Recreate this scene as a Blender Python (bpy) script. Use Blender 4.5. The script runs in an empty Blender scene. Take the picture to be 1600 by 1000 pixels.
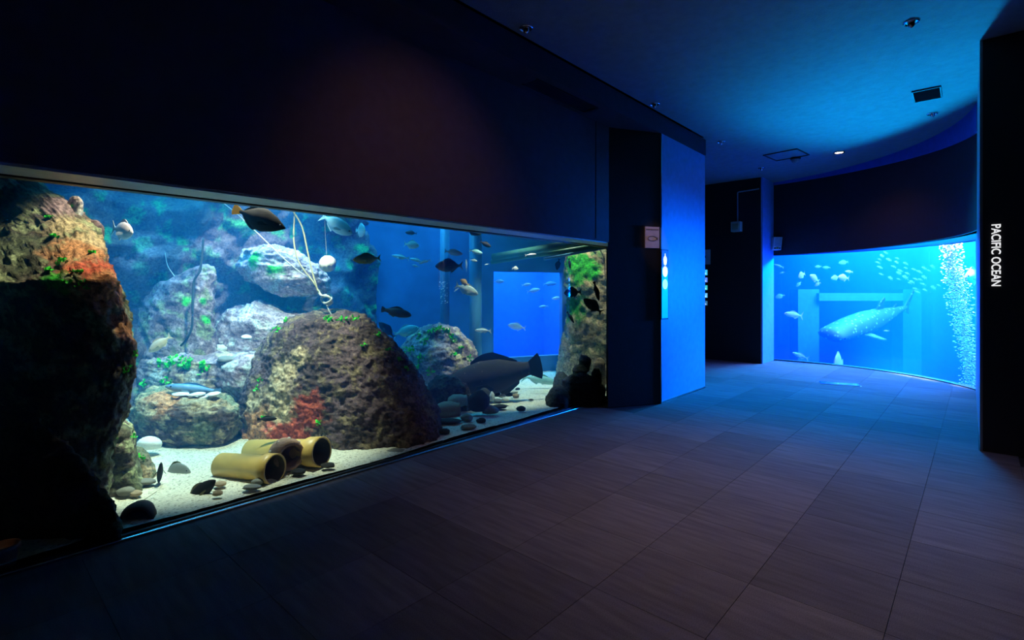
import bpy, bmesh, math, random
import numpy as np
from mathutils import Vector, Matrix, noise

# ------------------------------------------------------------------ camera, world, light, exposure
SC = bpy.context.scene
COL = SC.collection
random.seed(7)
F, H, HY = 800.0, 1.35, 455.0            # focal length in pixels, eye height, horizon row
FW = Vector((0.73868536, 0.67405039, 0)) # view direction: x runs along the rock tank glass, y into that tank
RT = Vector((0.67405039, -0.73868536, 0))
UP = Vector((0, 0, 1))

cam_d = bpy.data.cameras.new('camera')
cam = bpy.data.objects.new('camera', cam_d); COL.objects.link(cam)
cam_d.sensor_width = 36.0; cam_d.lens = 36.0 * F / 1600.0
cam_d.shift_y = -45.0 / 1600.0
cam_d.clip_start = 0.05; cam_d.clip_end = 100
cam.matrix_world = Matrix((( RT.x, 0, -FW.x, 0), (RT.y, 0, -FW.y, 0), (0, 1, 0, H), (0, 0, 0, 1)))
SC.camera = cam

w = bpy.data.worlds.new('world'); SC.world = w; w.use_nodes = True
w.node_tree.nodes['Background'].inputs[0].default_value = (0.0, 0.0, 0.0, 1)
w.node_tree.nodes['Background'].inputs[1].default_value = 0.0

SC.view_settings.view_transform = 'Standard'; SC.view_settings.look = 'None'
SC.view_settings.exposure = 0.0; SC.view_settings.gamma = 1.0
SC.view_settings.use_curve_mapping = False
cy = SC.cycles
cy.use_denoising = True
cy.max_bounces = 8; cy.diffuse_bounces = 3; cy.glossy_bounces = 3; cy.transmission_bounces = 4
cy.transparent_max_bounces = 16; cy.volume_bounces = 1
cy.sample_clamp_indirect = 4.0

def look(o, target):
    d = Vector(target) - o.location
    o.rotation_euler = d.to_track_quat('-Z', 'Y').to_euler()

def area(name, loc, target, size, power, color, spread=180, size_y=None):
    l = bpy.data.lights.new(name, 'AREA'); l.energy = power; l.color = color
    l.size = size; l.spread = math.radians(spread)
    if size_y: l.shape = 'RECTANGLE'; l.size_y = size_y
    o = bpy.data.objects.new(name, l); COL.objects.link(o); o.location = loc; look(o, target)
    return o

def spot(name, loc, target, power, color, cone=50, blend=0.6, radius=0.05):
    l = bpy.data.lights.new(name, 'SPOT'); l.energy = power; l.color = color
    l.spot_size = math.radians(cone); l.spot_blend = blend; l.shadow_soft_size = radius
    o = bpy.data.objects.new(name, l); COL.objects.link(o); o.location = loc; look(o, target)
    return o

# lamps hung above the open rock tank, plus a blue back fill, aimed straight down into the water
spot('tank_lamp_key', (1.55, 4.0, 3.45), (1.65, 5.1, 0), 900, (1.0, 0.93, 0.76), 58, 0.45, 0.07)
spot('tank_lamp_cliff', (1.3, 3.9, 3.4), (0.66, 4.35, 1.5), 360, (1.0, 0.86, 0.62), 36, 0.5, 0.05)
spot('tank_lamp_back', (2.4, 5.35, 3.4), (2.35, 6.0, 0.6), 420, (0.95, 0.98, 1.0), 56, 0.5, 0.08)
spot('tank_lamp_left_back', (1.0, 5.4, 3.3), (1.2, 5.6, 0.4), 150, (0.5, 0.8, 1.0), 70, 0.7, 0.12)
spot('tank_lamp_right', (4.55, 4.0, 3.4), (4.85, 4.65, 0), 560, (1.0, 0.95, 0.78), 40, 0.6, 0.06)
spot('tank_lamp_end', (5.6, 3.95, 3.0), (6.2, 4.25, 0.9), 200, (1.0, 0.93, 0.72), 70, 0.6, 0.06)
area('tank_fill_blue', (3.0, 5.7, 3.2), (3.0, 5.9, 0), 5.0, 110, (0.05, 0.5, 1.0), 90, 0.8)  # added blue wash, makes the back wall read as hazy deep water
# lamps above the round ocean tank, with unseen fills added for its glow
area('ocean_lamp_top', (12.3, 0.6, 3.4), (12.3, 0.4, -1), 1.6, 700, (0.2, 0.27, 1.0), 130, 3.0)
area('ocean_lamp_far', (13.4, -0.5, 3.4), (13.4, -0.5, -1), 3.0, 1450, (0.2, 0.27, 1.0), 150, 4.0)
spot('ocean_fill_up', (13.0, 1.5, -1.3), (6.5, 0.35, 3.47), 10500, (0.0, 0.34, 1.0), 36, 1.0, 0.4)  # unseen upward fill, stands for the water's glow on the ceiling
area('ocean_fill_side', (12.8, -2.2, 1.55), (6.4, 2.84, 1.2), 0.8, 330, (0.0, 0.12, 1.0), 60)  # added out of view behind the pillar, puts tank glow on the column
area('ocean_fill_deep_top', (14.3, 1.4, 3.15), (8.0, 2.2, 0.6), 3.0, 1700, (0.0, 0.26, 1.0), 100, 0.5)  # unseen added fill, throws tank glow onto floor and column foot
spot('ocean_lamp_bubbles', (10.35, 0.35, 3.4), (10.45, 0.2, 0), 3200, (0.9, 0.98, 1.0), 34, 0.5, 0.05)
area('rear_tank_lamp', (6.75, 6.0, 2.9), (6.75, 6.1, 0.5), 1.2, 130, (0.1, 0.5, 1.0), 120)
# weak warm ceiling spots of the gallery, then an added sign fill
spot('gallery_lamp', (3.6, 1.0, 3.45), (3.6, 0.95, 0), 150, (1.0, 0.79, 0.67), 88, 1.0, 0.06)
spot('gallery_lamp_wall', (2.2, 1.4, 3.45), (2.4, 3.15, 2.0), 26, (1.0, 0.55, 0.4), 70, 1.0, 0.06)
spot('sign_fill', (4.5, 1.9, 3.4), (5.70, 2.87, 1.9), 30, (1.0, 0.6, 0.45), 13, 0.6, 0.03)  # added spot without a fixture, brightens the dim guide board

# ------------------------------------------------------------------ pixel helpers (a pixel gives a direction only)
def ray(px, py):
    return FW + RT * ((px - 800) / F) + UP * ((HY - py) / F)
CAM = Vector((0, 0, H))
def atY(px, py, Y): return CAM + ray(px, py) * Y
def atz(px, py, z):
    r = ray(px, py); return CAM + r * ((z - H) / r.z)
def aty(px, py, y):
    r = ray(px, py); return CAM + r * (y / r.y)
def atx(px, py, x):
    r = ray(px, py); return CAM + r * (x / r.x)
def proj(p):
    d = p - CAM; Y = d.dot(FW)
    return 800 + F * d.dot(RT) / Y, HY - F * d.z / Y, Y

# ------------------------------------------------------------------ materials
MATS = {}
def nodes_of(name):
    m = bpy.data.materials.new(name); m.use_nodes = True
    nt = m.node_tree; b = nt.nodes['Principled BSDF']
    MATS[name] = m
    return m, nt, b
def mat(name, color, rough=0.6, metal=0.0, spec=0.5, var=0.12, scale=12.0, bump=0.0, bscale=60.0, emit=None, estr=0.0):
    if name in MATS: return MATS[name]
    m, nt, b = nodes_of(name)
    tc = nt.nodes.new('ShaderNodeTexCoord')
    nz = nt.nodes.new('ShaderNodeTexNoise'); nz.inputs['Scale'].default_value = scale; nz.inputs['Detail'].default_value = 4
    nt.links.new(tc.outputs['Object'], nz.inputs['Vector'])
    rp = nt.nodes.new('ShaderNodeMapRange'); rp.inputs[1].default_value = 0.25; rp.inputs[2].default_value = 0.75
    rp.inputs[3].default_value = 1 - var; rp.inputs[4].default_value = 1 + var
    nt.links.new(nz.outputs['Fac'], rp.inputs[0])
    mx = nt.nodes.new('ShaderNodeVectorMath'); mx.operation = 'SCALE'
    mx.inputs[0].default_value = color[:3]
    nt.links.new(rp.outputs[0], mx.inputs['Scale'])
    nt.links.new(mx.outputs[0], b.inputs['Base Color'])
    b.inputs['Roughness'].default_value = rough; b.inputs['Metallic'].default_value = metal
    b.inputs['Specular IOR Level'].default_value = spec
    if bump > 0:
        n2 = nt.nodes.new('ShaderNodeTexNoise'); n2.inputs['Scale'].default_value = bscale; n2.inputs['Detail'].default_value = 5
        nt.links.new(tc.outputs['Object'], n2.inputs['Vector'])
        bp = nt.nodes.new('ShaderNodeBump'); bp.inputs['Strength'].default_value = bump; bp.inputs['Distance'].default_value = 0.02
        nt.links.new(n2.outputs['Fac'], bp.inputs['Height']); nt.links.new(bp.outputs[0], b.inputs['Normal'])
    if emit:
        b.inputs['Emission Color'].default_value = (*emit, 1); b.inputs['Emission Strength'].default_value = estr
    return m

def rock_mat():
    m, nt, b = nodes_of('rock')
    at = nt.nodes.new('ShaderNodeAttribute'); at.attribute_name = 'Col'
    tc = nt.nodes.new('ShaderNodeTexCoord')
    nz = nt.nodes.new('ShaderNodeTexNoise'); nz.inputs['Scale'].default_value = 38; nz.inputs['Detail'].default_value = 6
    nz.inputs['Roughness'].default_value = 0.7
    nt.links.new(tc.outputs['Object'], nz.inputs['Vector'])
    rp = nt.nodes.new('ShaderNodeMapRange'); rp.inputs[1].default_value = 0.32; rp.inputs[2].default_value = 0.68
    rp.inputs[3].default_value = 0.25; rp.inputs[4].default_value = 1.9
    nt.links.new(nz.outputs['Fac'], rp.inputs[0])
    mx = nt.nodes.new('ShaderNodeVectorMath'); mx.operation = 'SCALE'
    nt.links.new(at.outputs['Color'], mx.inputs[0]); nt.links.new(rp.outputs[0], mx.inputs['Scale'])
    nt.links.new(mx.outputs[0], b.inputs['Base Color'])
    b.inputs['Roughness'].default_value = 0.85; b.inputs['Specular IOR Level'].default_value = 0.25
    bp = nt.nodes.new('ShaderNodeBump'); bp.inputs['Strength'].default_value = 0.8; bp.inputs['Distance'].default_value = 0.02
    nt.links.new(nz.outputs['Fac'], bp.inputs['Height']); nt.links.new(bp.outputs[0], b.inputs['Normal'])
    return m
M_ROCK = rock_mat()

def glass_mat():
    m, nt, b = nodes_of('clear_acrylic')
    nt.nodes.remove(b)
    out = nt.nodes['Material Output']
    tr = nt.nodes.new('ShaderNodeBsdfTransparent'); gl = nt.nodes.new('ShaderNodeBsdfGlossy')
    gl.inputs['Roughness'].default_value = 0.02
    mx = nt.nodes.new('ShaderNodeMixShader')
    mx.inputs[0].default_value = 0.03; nt.links.new(tr.outputs[0], mx.inputs[1]); nt.links.new(gl.outputs[0], mx.inputs[2])
    nt.links.new(mx.outputs[0], out.inputs['Surface'])
    return m
M_GLASS = glass_mat()

def water_mat(name, sc_col, sc_d, ab_col, ab_d):
    m, nt, b = nodes_of(name); nt.nodes.remove(b)
    out = nt.nodes['Material Output']
    s = nt.nodes.new('ShaderNodeVolumeScatter'); s.inputs['Color'].default_value = (*sc_col, 1); s.inputs['Density'].default_value = sc_d
    s.inputs['Anisotropy'].default_value = 0.0
    a = nt.nodes.new('ShaderNodeVolumeAbsorption'); a.inputs['Color'].default_value = (*ab_col, 1); a.inputs['Density'].default_value = ab_d
    ad = nt.nodes.new('ShaderNodeAddShader')
    nt.links.new(s.outputs[0], ad.inputs[0]); nt.links.new(a.outputs[0], ad.inputs[1]); nt.links.new(ad.outputs[0], out.inputs['Volume'])
    m.cycles.homogeneous_volume = True
    return m
M_WATER = water_mat('tank_water', (0.01, 0.34, 1.0), 0.09, (0.30, 0.84, 1.0), 0.30)
M_OCEAN = water_mat('ocean_water', (0.01, 0.22, 1.0), 0.24, (0.0, 0.66, 1.0), 0.40)

def carpet_mat():
    m, nt, b = nodes_of('carpet')
    tc = nt.nodes.new('ShaderNodeTexCoord'); mp = nt.nodes.new('ShaderNodeMapping')
    mp.inputs['Scale'].default_value = (26, 3.0, 26)
    oi = nt.nodes.new('ShaderNodeObjectInfo')
    ad = nt.nodes.new('ShaderNodeVectorMath'); ad.operation = 'ADD'
    nt.links.new(tc.outputs['Object'], ad.inputs[0]); nt.links.new(oi.outputs['Location'], ad.inputs[1])
    nt.links.new(ad.outputs[0], mp.inputs[0])
    nz = nt.nodes.new('ShaderNodeTexNoise'); nz.inputs['Scale'].default_value = 1.0; nz.inputs['Detail'].default_value = 6
    nt.links.new(mp.outputs[0], nz.inputs['Vector'])
    fn = nt.nodes.new('ShaderNodeTexNoise'); fn.inputs['Scale'].default_value = 260; fn.inputs['Detail'].default_value = 2
    nt.links.new(tc.outputs['Object'], fn.inputs['Vector'])
    r1 = nt.nodes.new('ShaderNodeMapRange'); r1.inputs[1].default_value = .3; r1.inputs[2].default_value = .7; r1.inputs[3].default_value = .8; r1.inputs[4].default_value = 1.2
    nt.links.new(nz.outputs['Fac'], r1.inputs[0])
    r2 = nt.nodes.new('ShaderNodeMapRange'); r2.inputs[3].default_value = .82; r2.inputs[4].default_value = 1.18
    nt.links.new(oi.outputs['Random'], r2.inputs[0])
    r3 = nt.nodes.new('ShaderNodeMapRange'); r3.inputs[1].default_value = .3; r3.inputs[2].default_value = .7; r3.inputs[3].default_value = .7; r3.inputs[4].default_value = 1.3
    nt.links.new(fn.outputs['Fac'], r3.inputs[0])
    m1 = nt.nodes.new('ShaderNodeMath'); m1.operation = 'MULTIPLY'; nt.links.new(r1.outputs[0], m1.inputs[0]); nt.links.new(r2.outputs[0], m1.inputs[1])
    m2 = nt.nodes.new('ShaderNodeMath'); m2.operation = 'MULTIPLY'; nt.links.new(m1.outputs[0], m2.inputs[0]); nt.links.new(r3.outputs[0], m2.inputs[1])
    sc = nt.nodes.new('ShaderNodeVectorMath'); sc.operation = 'SCALE'; sc.inputs[0].default_value = (0.14, 0.112, 0.12)
    nt.links.new(m2.outputs[0], sc.inputs['Scale']); nt.links.new(sc.outputs[0], b.inputs['Base Color'])
    b.inputs['Roughness'].default_value = 0.95; b.inputs['Specular IOR Level'].default_value = 0.1
    bp = nt.nodes.new('ShaderNodeBump'); bp.inputs['Strength'].default_value = 0.4; bp.inputs['Distance'].default_value = 0.004
    nt.links.new(fn.outputs['Fac'], bp.inputs['Height']); nt.links.new(bp.outputs[0], b.inputs['Normal'])
    return m
M_CARPET = carpet_mat()

M_BLACK = mat('black_paint', (0.012, 0.011, 0.014), 0.8, bump=0.15, bscale=90)
M_HEADER = mat('header_fabric', (0.10, 0.075, 0.085), 0.85, bump=0.2, bscale=140)
M_CEIL = mat('ceiling_board', (0.22, 0.24, 0.26), 0.75, bump=0.35, bscale=70)
M_COLW = mat('column_panel', (0.17, 0.36, 0.66), 0.45)
M_STEEL = mat('steel', (0.62, 0.62, 0.63), 0.18, 1.0)
M_SOFFIT = mat('soffit_paint', (0.5, 0.56, 0.5), 0.45)
M_FRAME = mat('black_rubber', (0.008, 0.008, 0.009), 0.5)
M_BLUEW = mat('ocean_wall_blue', (0.02, 0.24, 0.78), 0.8)
M_PALEBLUE = mat('ocean_pale_concrete', (0.06, 0.42, 0.95), 0.8)
M_TANKWALL = mat('tank_wall_blue', (0.05, 0.16, 0.34), 0.85, var=0.3, scale=3)

# ------------------------------------------------------------------ mesh helpers
def link(name, me, material=None, parent=None, smooth=False):
    o = bpy.data.objects.new(name, me); COL.objects.link(o)
    if material and not me.materials: me.materials.append(material)
    if parent: o.parent = parent
    if smooth:
        me.polygons.foreach_set('use_smooth', [True] * len(me.polygons))
    return o
def mesh(name, vs, fs, material=None, parent=None, smooth=False):
    me = bpy.data.meshes.new(name); me.from_pydata([tuple(v) for v in vs], [], fs); me.update()
    return link(name, me, material, parent, smooth)
def tag(o, label=None, cat=None, group=None, kind=None):
    if label: o['label'] = label
    if cat: o['category'] = cat
    if group: o['group'] = group
    if kind: o['kind'] = kind
    return o
def struct(o, label=None):
    o['kind'] = 'structure'
    if label: o['label'] = label
    return o
def empty(name, loc=(0, 0, 0)):
    o = bpy.data.objects.new(name, None); COL.objects.link(o); o.location = loc; o.empty_display_size = .1
    return o
def prism(poly, z0, z1):
    n = len(poly)
    a = sum(poly[i][0] * poly[(i + 1) % n][1] - poly[(i + 1) % n][0] * poly[i][1] for i in range(n))
    if a < 0: poly = poly[::-1]
    vs = [(x, y, z0) for x, y in poly] + [(x, y, z1) for x, y in poly]
    fs = [tuple(range(n))[::-1], tuple(range(n, 2 * n))] + [(i, (i + 1) % n, n + (i + 1) % n, n + i) for i in range(n)]
    return vs, fs
def boxv(x0, x1, y0, y1, z0, z1):
    return prism([(x0, y0), (x1, y0), (x1, y1), (x0, y1)], z0, z1)
def join(*parts):
    V, Fc = [], []
    for vs, fs in parts:
        k = len(V); V += [tuple(v) for v in vs]; Fc += [tuple(i + k for i in f) for f in fs]
    return V, Fc
def frame_box(o, ex, ey, ez, sx, sy, sz):
    """box centred on o with half sizes along three axes"""
    o = Vector(o); ex, ey, ez = Vector(ex) * sx, Vector(ey) * sy, Vector(ez) * sz
    vs = [o + ex * a + ey * b + ez * c for c in (-1, 1) for a, b in ((-1, -1), (1, -1), (1, 1), (-1, 1))]
    fs = [(3, 2, 1, 0), (4, 5, 6, 7)] + [(i, (i + 1) % 4, 4 + (i + 1) % 4, 4 + i) for i in range(4)]
    if ex.cross(ey).dot(ez) < 0: fs = [f[::-1] for f in fs]
    return vs, fs
def tubev(pts, r, seg=10, caps=True):
    pts = [Vector(p) for p in pts]; rr = r if isinstance(r, (list, tuple)) else [r] * len(pts)
    V, Fc = [], []
    for i, p in enumerate(pts):
        t = (pts[min(i + 1, len(pts) - 1)] - pts[max(i - 1, 0)]).normalized()
        a = t.cross(UP)
        if a.length < 1e-3: a = t.cross(Vector((1, 0, 0)))
        a.normalize(); b = t.cross(a)
        for k in range(seg):
            th = 2 * math.pi * k / seg
            V.append(p + a * (rr[i] * math.cos(th)) + b * (rr[i] * math.sin(th)))
    for i in range(len(pts) - 1):
        for k in range(seg):
            Fc.append((i * seg + k, (i + 1) * seg + k, (i + 1) * seg + (k + 1) % seg, i * seg + (k + 1) % seg))
    if caps:
        Fc.append(tuple(range(seg))); Fc.append(tuple(range((len(pts) - 1) * seg, len(pts) * seg))[::-1])
    return V, Fc
def spline(pts, n=8):
    pts = [Vector(p) for p in pts]; out = []
    for i in range(len(pts) - 1):
        p0 = pts[max(i - 1, 0)]; p1 = pts[i]; p2 = pts[i + 1]; p3 = pts[min(i + 2, len(pts) - 1)]
        for k in range(n):
            t = k / n
            out.append(0.5 * ((2 * p1) + (p2 - p0) * t + (2 * p0 - 5 * p1 + 4 * p2 - p3) * t * t + (3 * p1 - p0 - 3 * p2 + p3) * t ** 3))
    out.append(pts[-1]); return out
def lathe_axis(origin, axis, prof, seg=32, close=False):
    """surface of revolution about an axis: prof = [(distance along, radius)]"""
    ax = Vector(axis).normalized(); a = ax.cross(UP)
    if a.length < 1e-3: a = Vector((1, 0, 0))
    a.normalize(); b = ax.cross(a); o = Vector(origin); V, Fc = [], []
    for d, r in prof:
        for k in range(seg):
            th = 2 * math.pi * k / seg
            V.append(o + ax * d + a * (r * math.cos(th)) + b * (r * math.sin(th)))
    n = len(prof)
    for i in range(n if close else n - 1):
        j = (i + 1) % n
        for k in range(seg):
            Fc.append((i * seg + k, i * seg + (k + 1) % seg, j * seg + (k + 1) % seg, j * seg + k))
    return V, Fc
def fix_normals(o):
    bm = bmesh.new(); bm.from_mesh(o.data); bmesh.ops.recalc_face_normals(bm, faces=bm.faces); bm.to_mesh(o.data); bm.free()
    return o

# ------------------------------------------------------------------ the setting
ZC, ZD = 3.47, 3.25          # main ceiling, dropped strip over the tank front
GY = 3.45                    # face of the rock tank's glass
ZS = 1.92                    # its top edge
ZO = 2.05                    # top edge of the ocean glass
GC, GR = (8.087, 2.51), 2.815    # circle of the ocean glass
A0, A1 = math.radians(9.6), math.radians(-62.2)
def garc(r, n=48, a0=A0, a1=A1):
    return [(GC[0] + r * math.cos(a0 + (a1 - a0) * i / n), GC[1] + r * math.sin(a0 + (a1 - a0) * i / n)) for i in range(n + 1)]
# header arc over the ocean glass (it stands in front of the glass)
def circ3(p, q, r):
    ax, ay = p; bx, by = q; cx, cyy = r
    d = 2 * (ax * (by - cyy) + bx * (cyy - ay) + cx * (ay - by))
    ux = ((ax * ax + ay * ay) * (by - cyy) + (bx * bx + by * by) * (cyy - ay) + (cx * cx + cyy * cyy) * (ay - by)) / d
    uy = ((ax * ax + ay * ay) * (cx - bx) + (bx * bx + by * by) * (ax - cx) + (cx * cx + cyy * cyy) * (bx - ax)) / d
    return (ux, uy), math.hypot(ax - ux, ay - uy)
HC, HR = circ3((10.86, 3.02), (9.98, 1.17), (7.75, 0.0))
h0 = math.atan2(3.02 - HC[1], 10.86 - HC[0]); h1 = math.atan2(0.0 - HC[1], 7.75 - HC[0])
def harc(r, n=48):
    return [(HC[0] + r * math.cos(h0 + (h1 - h0) * i / n), HC[1] + r * math.sin(h0 + (h1 - h0) * i / n)) for i in range(n + 1)]

# the floor stops at the ocean glass and the tank: outline as a polygon
fl_poly = [(-4, -2.0), (9.3, -2.0), (9.3, 0.0)] + garc(GR - 0.005, 48)[::-1] + [(10.15, 3.05), (10.15, 4.6), (7.05, 4.6), (7.05, 3.43), (-4, 3.43)]
floor = struct(mesh('floor', *prism(fl_poly, -0.3, -0.008), mat('floor_screed', (0.03, 0.026, 0.03), .95)))

# carpet tiles, one object each
TS = 0.51
me_t = bpy.data.meshes.new('carpet_tile')
g = 0.0012
tv, tf = prism([(-TS / 2 + g, -TS / 2 + g), (TS / 2 - g, -TS / 2 + g), (TS / 2 - g, TS / 2 - g), (-TS / 2 + g, TS / 2 - g)], -0.007, 0)
me_t.from_pydata(tv, [], tf); me_t.materials.append(M_CARPET); me_t.update()
cnt = 0
def in_room(x, y, m=0.0):
    if y > 3.40 - m and x < 5.2: return False
    if y > 2.83 - m and 5.1 < x < 7.14 + m: return False
    if y > 3.0 - m and x > 10.15 - m: return False
    if y < m and x > 5.87 - m: return False
    if x > 10.83: return False
    if x > 9.3 and math.hypot(x - GC[0], y - GC[1]) > GR - m: return False
    return True
tile_polys = []
restV, restF = [], []
for i in range(-8, 24):
    for j in range(-4, 14):
        cx, cyy = 0.19 + i * TS, 0.02 + j * TS
        dY = Vector((cx, cyy, 0)).dot(FW)
        px, py = proj(Vector((cx, cyy, 0)))[:2] if dY > .2 else (-9999, 9999)
        if not (-60 < px < 1660 and py < 1100):     # tiles the frame does not show: one joined part
            if all(in_room(cx + a * TS / 2, cyy + b * TS / 2) for a in (-1, 1) for b in (-1, 1)) and cyy > -1.75:
                k = len(restV); restV += [(x + cx, y + cyy, z) for x, y, z in tv]; restF += [tuple(q + k for q in f) for f in tf]
            continue
        corners = [(cx + a * TS / 2, cyy + b * TS / 2) for a in (-1, 1) for b in (-1, 1)]
        ins = [in_room(*c) for c in corners]
        if not any(ins): continue
        if all(ins):
            o = bpy.data.objects.new('carpet_tile', me_t); COL.objects.link(o)
            o.location = (cx, cyy, 0); o.parent = floor
        else:  # a tile cut to the walls: clip a grid of small cells
            N = 17; V = []; Fc = []; idx = {}
            for a in range(N):
                for b in range(N):
                    x0 = -TS / 2 + TS * a / N; y0 = -TS / 2 + TS * b / N; c = TS / N
                    if not in_room(cx + x0 + c / 2, cyy + y0 + c / 2): continue
                    q = []
                    for (xx, yy) in ((a, b), (a + 1, b), (a + 1, b + 1), (a, b + 1)):
                        if (xx, yy) not in idx:
                            idx[(xx, yy)] = len(V); V.append((-TS / 2 + TS * xx / N, -TS / 2 + TS * yy / N, 0))
                        q.append(idx[(xx, yy)])
                    Fc.append(q)
            if not Fc: continue
            o = mesh('carpet_tile', V, Fc, M_CARPET, floor); o.location = (cx, cyy, 0)
            bm = bmesh.new(); bm.from_mesh(o.data); bmesh.ops.dissolve_limit(bm, angle_limit=0.01, verts=bm.verts, edges=bm.edges)
            bm.to_mesh(o.data); bm.free()
        cnt += 1

mesh('carpet_tile', restV, restF, M_CARPET, floor)['kind'] = 'stuff'
# ceiling, cut along the header arc
ceil_poly = [(-4, -2.0), (7.2, -2.0)] + harc(HR + 0.02)[::-1] + [(10.9, 4.65), (7.0, 4.65), (7.0, 2.8), (-4, 2.8)]
ceiling = struct(mesh('ceiling', *prism(ceil_poly, ZC, ZC + 0.12), M_CEIL))
strip = struct(mesh('trim_1', *join(boxv(-4, 7.13, 2.83, 3.17, ZD, ZC)), mat('soffit_dark', (0.05, 0.05, 0.06), .8)), 'dropped ceiling strip along the rock tank wall')
# wall over the rock tank glass with its lit soffit
wl = struct(mesh('wall_left', *boxv(-4, 5.14, 3.17, 3.44, ZS, ZD), M_HEADER), 'dark fabric wall above the rock tank glass')
so = mesh('soffit', *boxv(-4, 5.75, 3.19, 3.43, ZS - 0.012, ZS), M_SOFFIT, wl)
jt = mesh('joint_strip', *boxv(4.86, 4.868, 3.164, 3.17, ZS + .02, ZD), M_BLACK, wl)
# the column between the two tanks
colp = [(5.133, 3.178), (5.754, 2.824), (7.126, 2.85), (7.126, 3.44), (5.133, 3.44)]
column = struct(mesh('wall_column', *prism([(5.133, 3.178), (5.754, 2.83), (5.76, 2.86), (7.05, 2.88), (7.126, 3.44), (5.60, 3.44), (5.22, 3.20)], 0, ZD), M_BLACK), 'black splayed side of the column beside the rock tank')
mesh('panel', *prism([(5.758, 2.824), (7.126, 2.84), (7.126, 2.92), (5.758, 2.90)], 0.02, ZD), M_COLW, column)
mesh('corner_bead', *boxv(5.750, 5.758, 2.818, 2.83, 0.0, ZD), M_STEEL, column)
mesh('plinth', *prism([(5.758, 2.820), (7.130, 2.836), (7.130, 2.86), (5.758, 2.85)], 0.0, 0.022), M_STEEL, column)
# far dark wall beyond the passage, jamb of the ocean glass
wf = struct(mesh('wall_far', *boxv(10.15, 10.9, 3.0, 4.65, 0, ZC), M_BLACK), 'black wall across the passage')
mesh('jamb_panel', *boxv(10.16, 10.86, 2.97, 3.0, 0, ZC), M_COLW, wf)
struct(mesh('wall_passage', *boxv(7.12, 10.15, 4.55, 4.65, 0, ZC), M_BLACK))
struct(mesh('wall_tank_end', *boxv(7.04, 7.12, 3.46, 4.80, -0.3, ZC + .4), M_BLACK))
struct(mesh('wall_tank_front', *boxv(5.64, 7.12, 3.445, 3.449, -.3, ZC + .4), M_BLACK))
struct(mesh('wall_tank_front_upper', *boxv(-4, 7.12, 3.40, 3.444, ZD, ZC + .4), M_BLACK))
# pillar at the right with the tank's name
pil = struct(mesh('wall_right_pillar', *prism([(5.875, -2.0), (9.46, -2.0), (9.46, 0.02), (5.875, -0.02)], 0, ZC), M_BLACK), 'black pillar wall carrying the white lettering')
mesh('side_panel', *prism([(5.877, -0.0195), (9.45, 0.0205), (9.45, 0.036), (5.877, -0.005)], 0, ZC), mat('pillar_side', (0.50, 0.44, 0.50), .4), pil)
mesh('corner_bead', *boxv(5.869, 5.881, -0.022, -0.004, 0, ZC), mat('brushed_bead', (0.2, 0.19, 0.2), .35, .2), pil)
struct(mesh('wall_right', *boxv(-4, 5.9, -2.2, -2.0, 0, ZC), M_BLACK))
struct(mesh('wall_back', *boxv(-4.2, -4, -2.2, 6.6, -.3, ZC), M_BLACK))
# header over the ocean glass: arc wall, soffit back to the glass, tapered band with blue light put into its colour
ho, hi = harc(HR + 0.10), harc(HR)
wh = struct(mesh('wall_ocean_header', *prism(hi + ho[::-1], ZO, ZC + 0.3), mat('ocean_header', (0.035, 0.02, 0.024), .8)), 'curved dark wall above the ocean tank glass')
ga = garc(GR + 0.14)
mesh('soffit', *prism(harc(HR + .02) + [(9.46, 0.0)] + ga[::-1], ZO, ZO + 0.05), mat('ocean_soffit', (0.03, 0.05, 0.09), .6), wh)
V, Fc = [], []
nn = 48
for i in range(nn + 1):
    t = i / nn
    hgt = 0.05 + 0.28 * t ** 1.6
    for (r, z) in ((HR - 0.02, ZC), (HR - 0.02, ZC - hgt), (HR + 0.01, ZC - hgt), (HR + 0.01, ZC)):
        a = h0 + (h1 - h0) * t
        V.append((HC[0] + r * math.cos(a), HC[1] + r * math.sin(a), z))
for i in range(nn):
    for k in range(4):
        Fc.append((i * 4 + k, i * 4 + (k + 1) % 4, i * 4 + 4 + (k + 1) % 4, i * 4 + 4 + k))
fix_normals(mesh('crown_glow_band', V, Fc, mat('crown_glow_blue', (0.04, 0.12, 0.5), .5), wh))

# ------------------------------------------------------------------ ocean tank
g_in, g_out = garc(GR), garc(GR + 0.10)
oc_glass = struct(mesh('window_1', *prism(g_in + g_out[::-1], 0.0, ZO + 0.0), M_GLASS, smooth=False), 'curved acrylic window of the blue ocean tank')
b_in, b_out = garc(GR - 0.012), garc(GR + 0.11)
mesh('bottom_gasket', *prism(b_in + b_out[::-1], -0.004, 0.014), M_FRAME, oc_glass)
OB = 4.6
aa0, aa1 = math.radians(28), math.radians(-88)
ow = struct(mesh('wall_ocean_back', *prism(garc(GR + OB, 64, aa0, aa1) + garc(GR + OB + .2, 64, aa0, aa1)[::-1], -2.2, 3.6), M_BLUEW), 'blue back wall of the ocean tank')
for nm, aa in (('wall_ocean_side_a', aa0), ('wall_ocean_side_b', aa1)):
    c, s = math.cos(aa), math.sin(aa); o = Vector((GC[0], GC[1], 0)); e = Vector((c, s, 0)); q = Vector((-s, c, 0))
    sg = 1 if aa == aa0 else -1
    m0 = o + e * (GR + .1); m1 = o + e * (GR + OB + .2)
    struct(mesh('wall_ocean_end', *prism([(p.x, p.y) for p in (m0, m1, m1 + q * .2 * sg, m0 + q * .2 * sg)], -2.2, 3.6), M_BLUEW))
struct(mesh('floor_ocean', *prism(garc(GR + .1, 64, aa0, aa1) + garc(GR + OB + .2, 64, aa0, aa1)[::-1], -2.4, -2.2), M_BLUEW))
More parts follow.
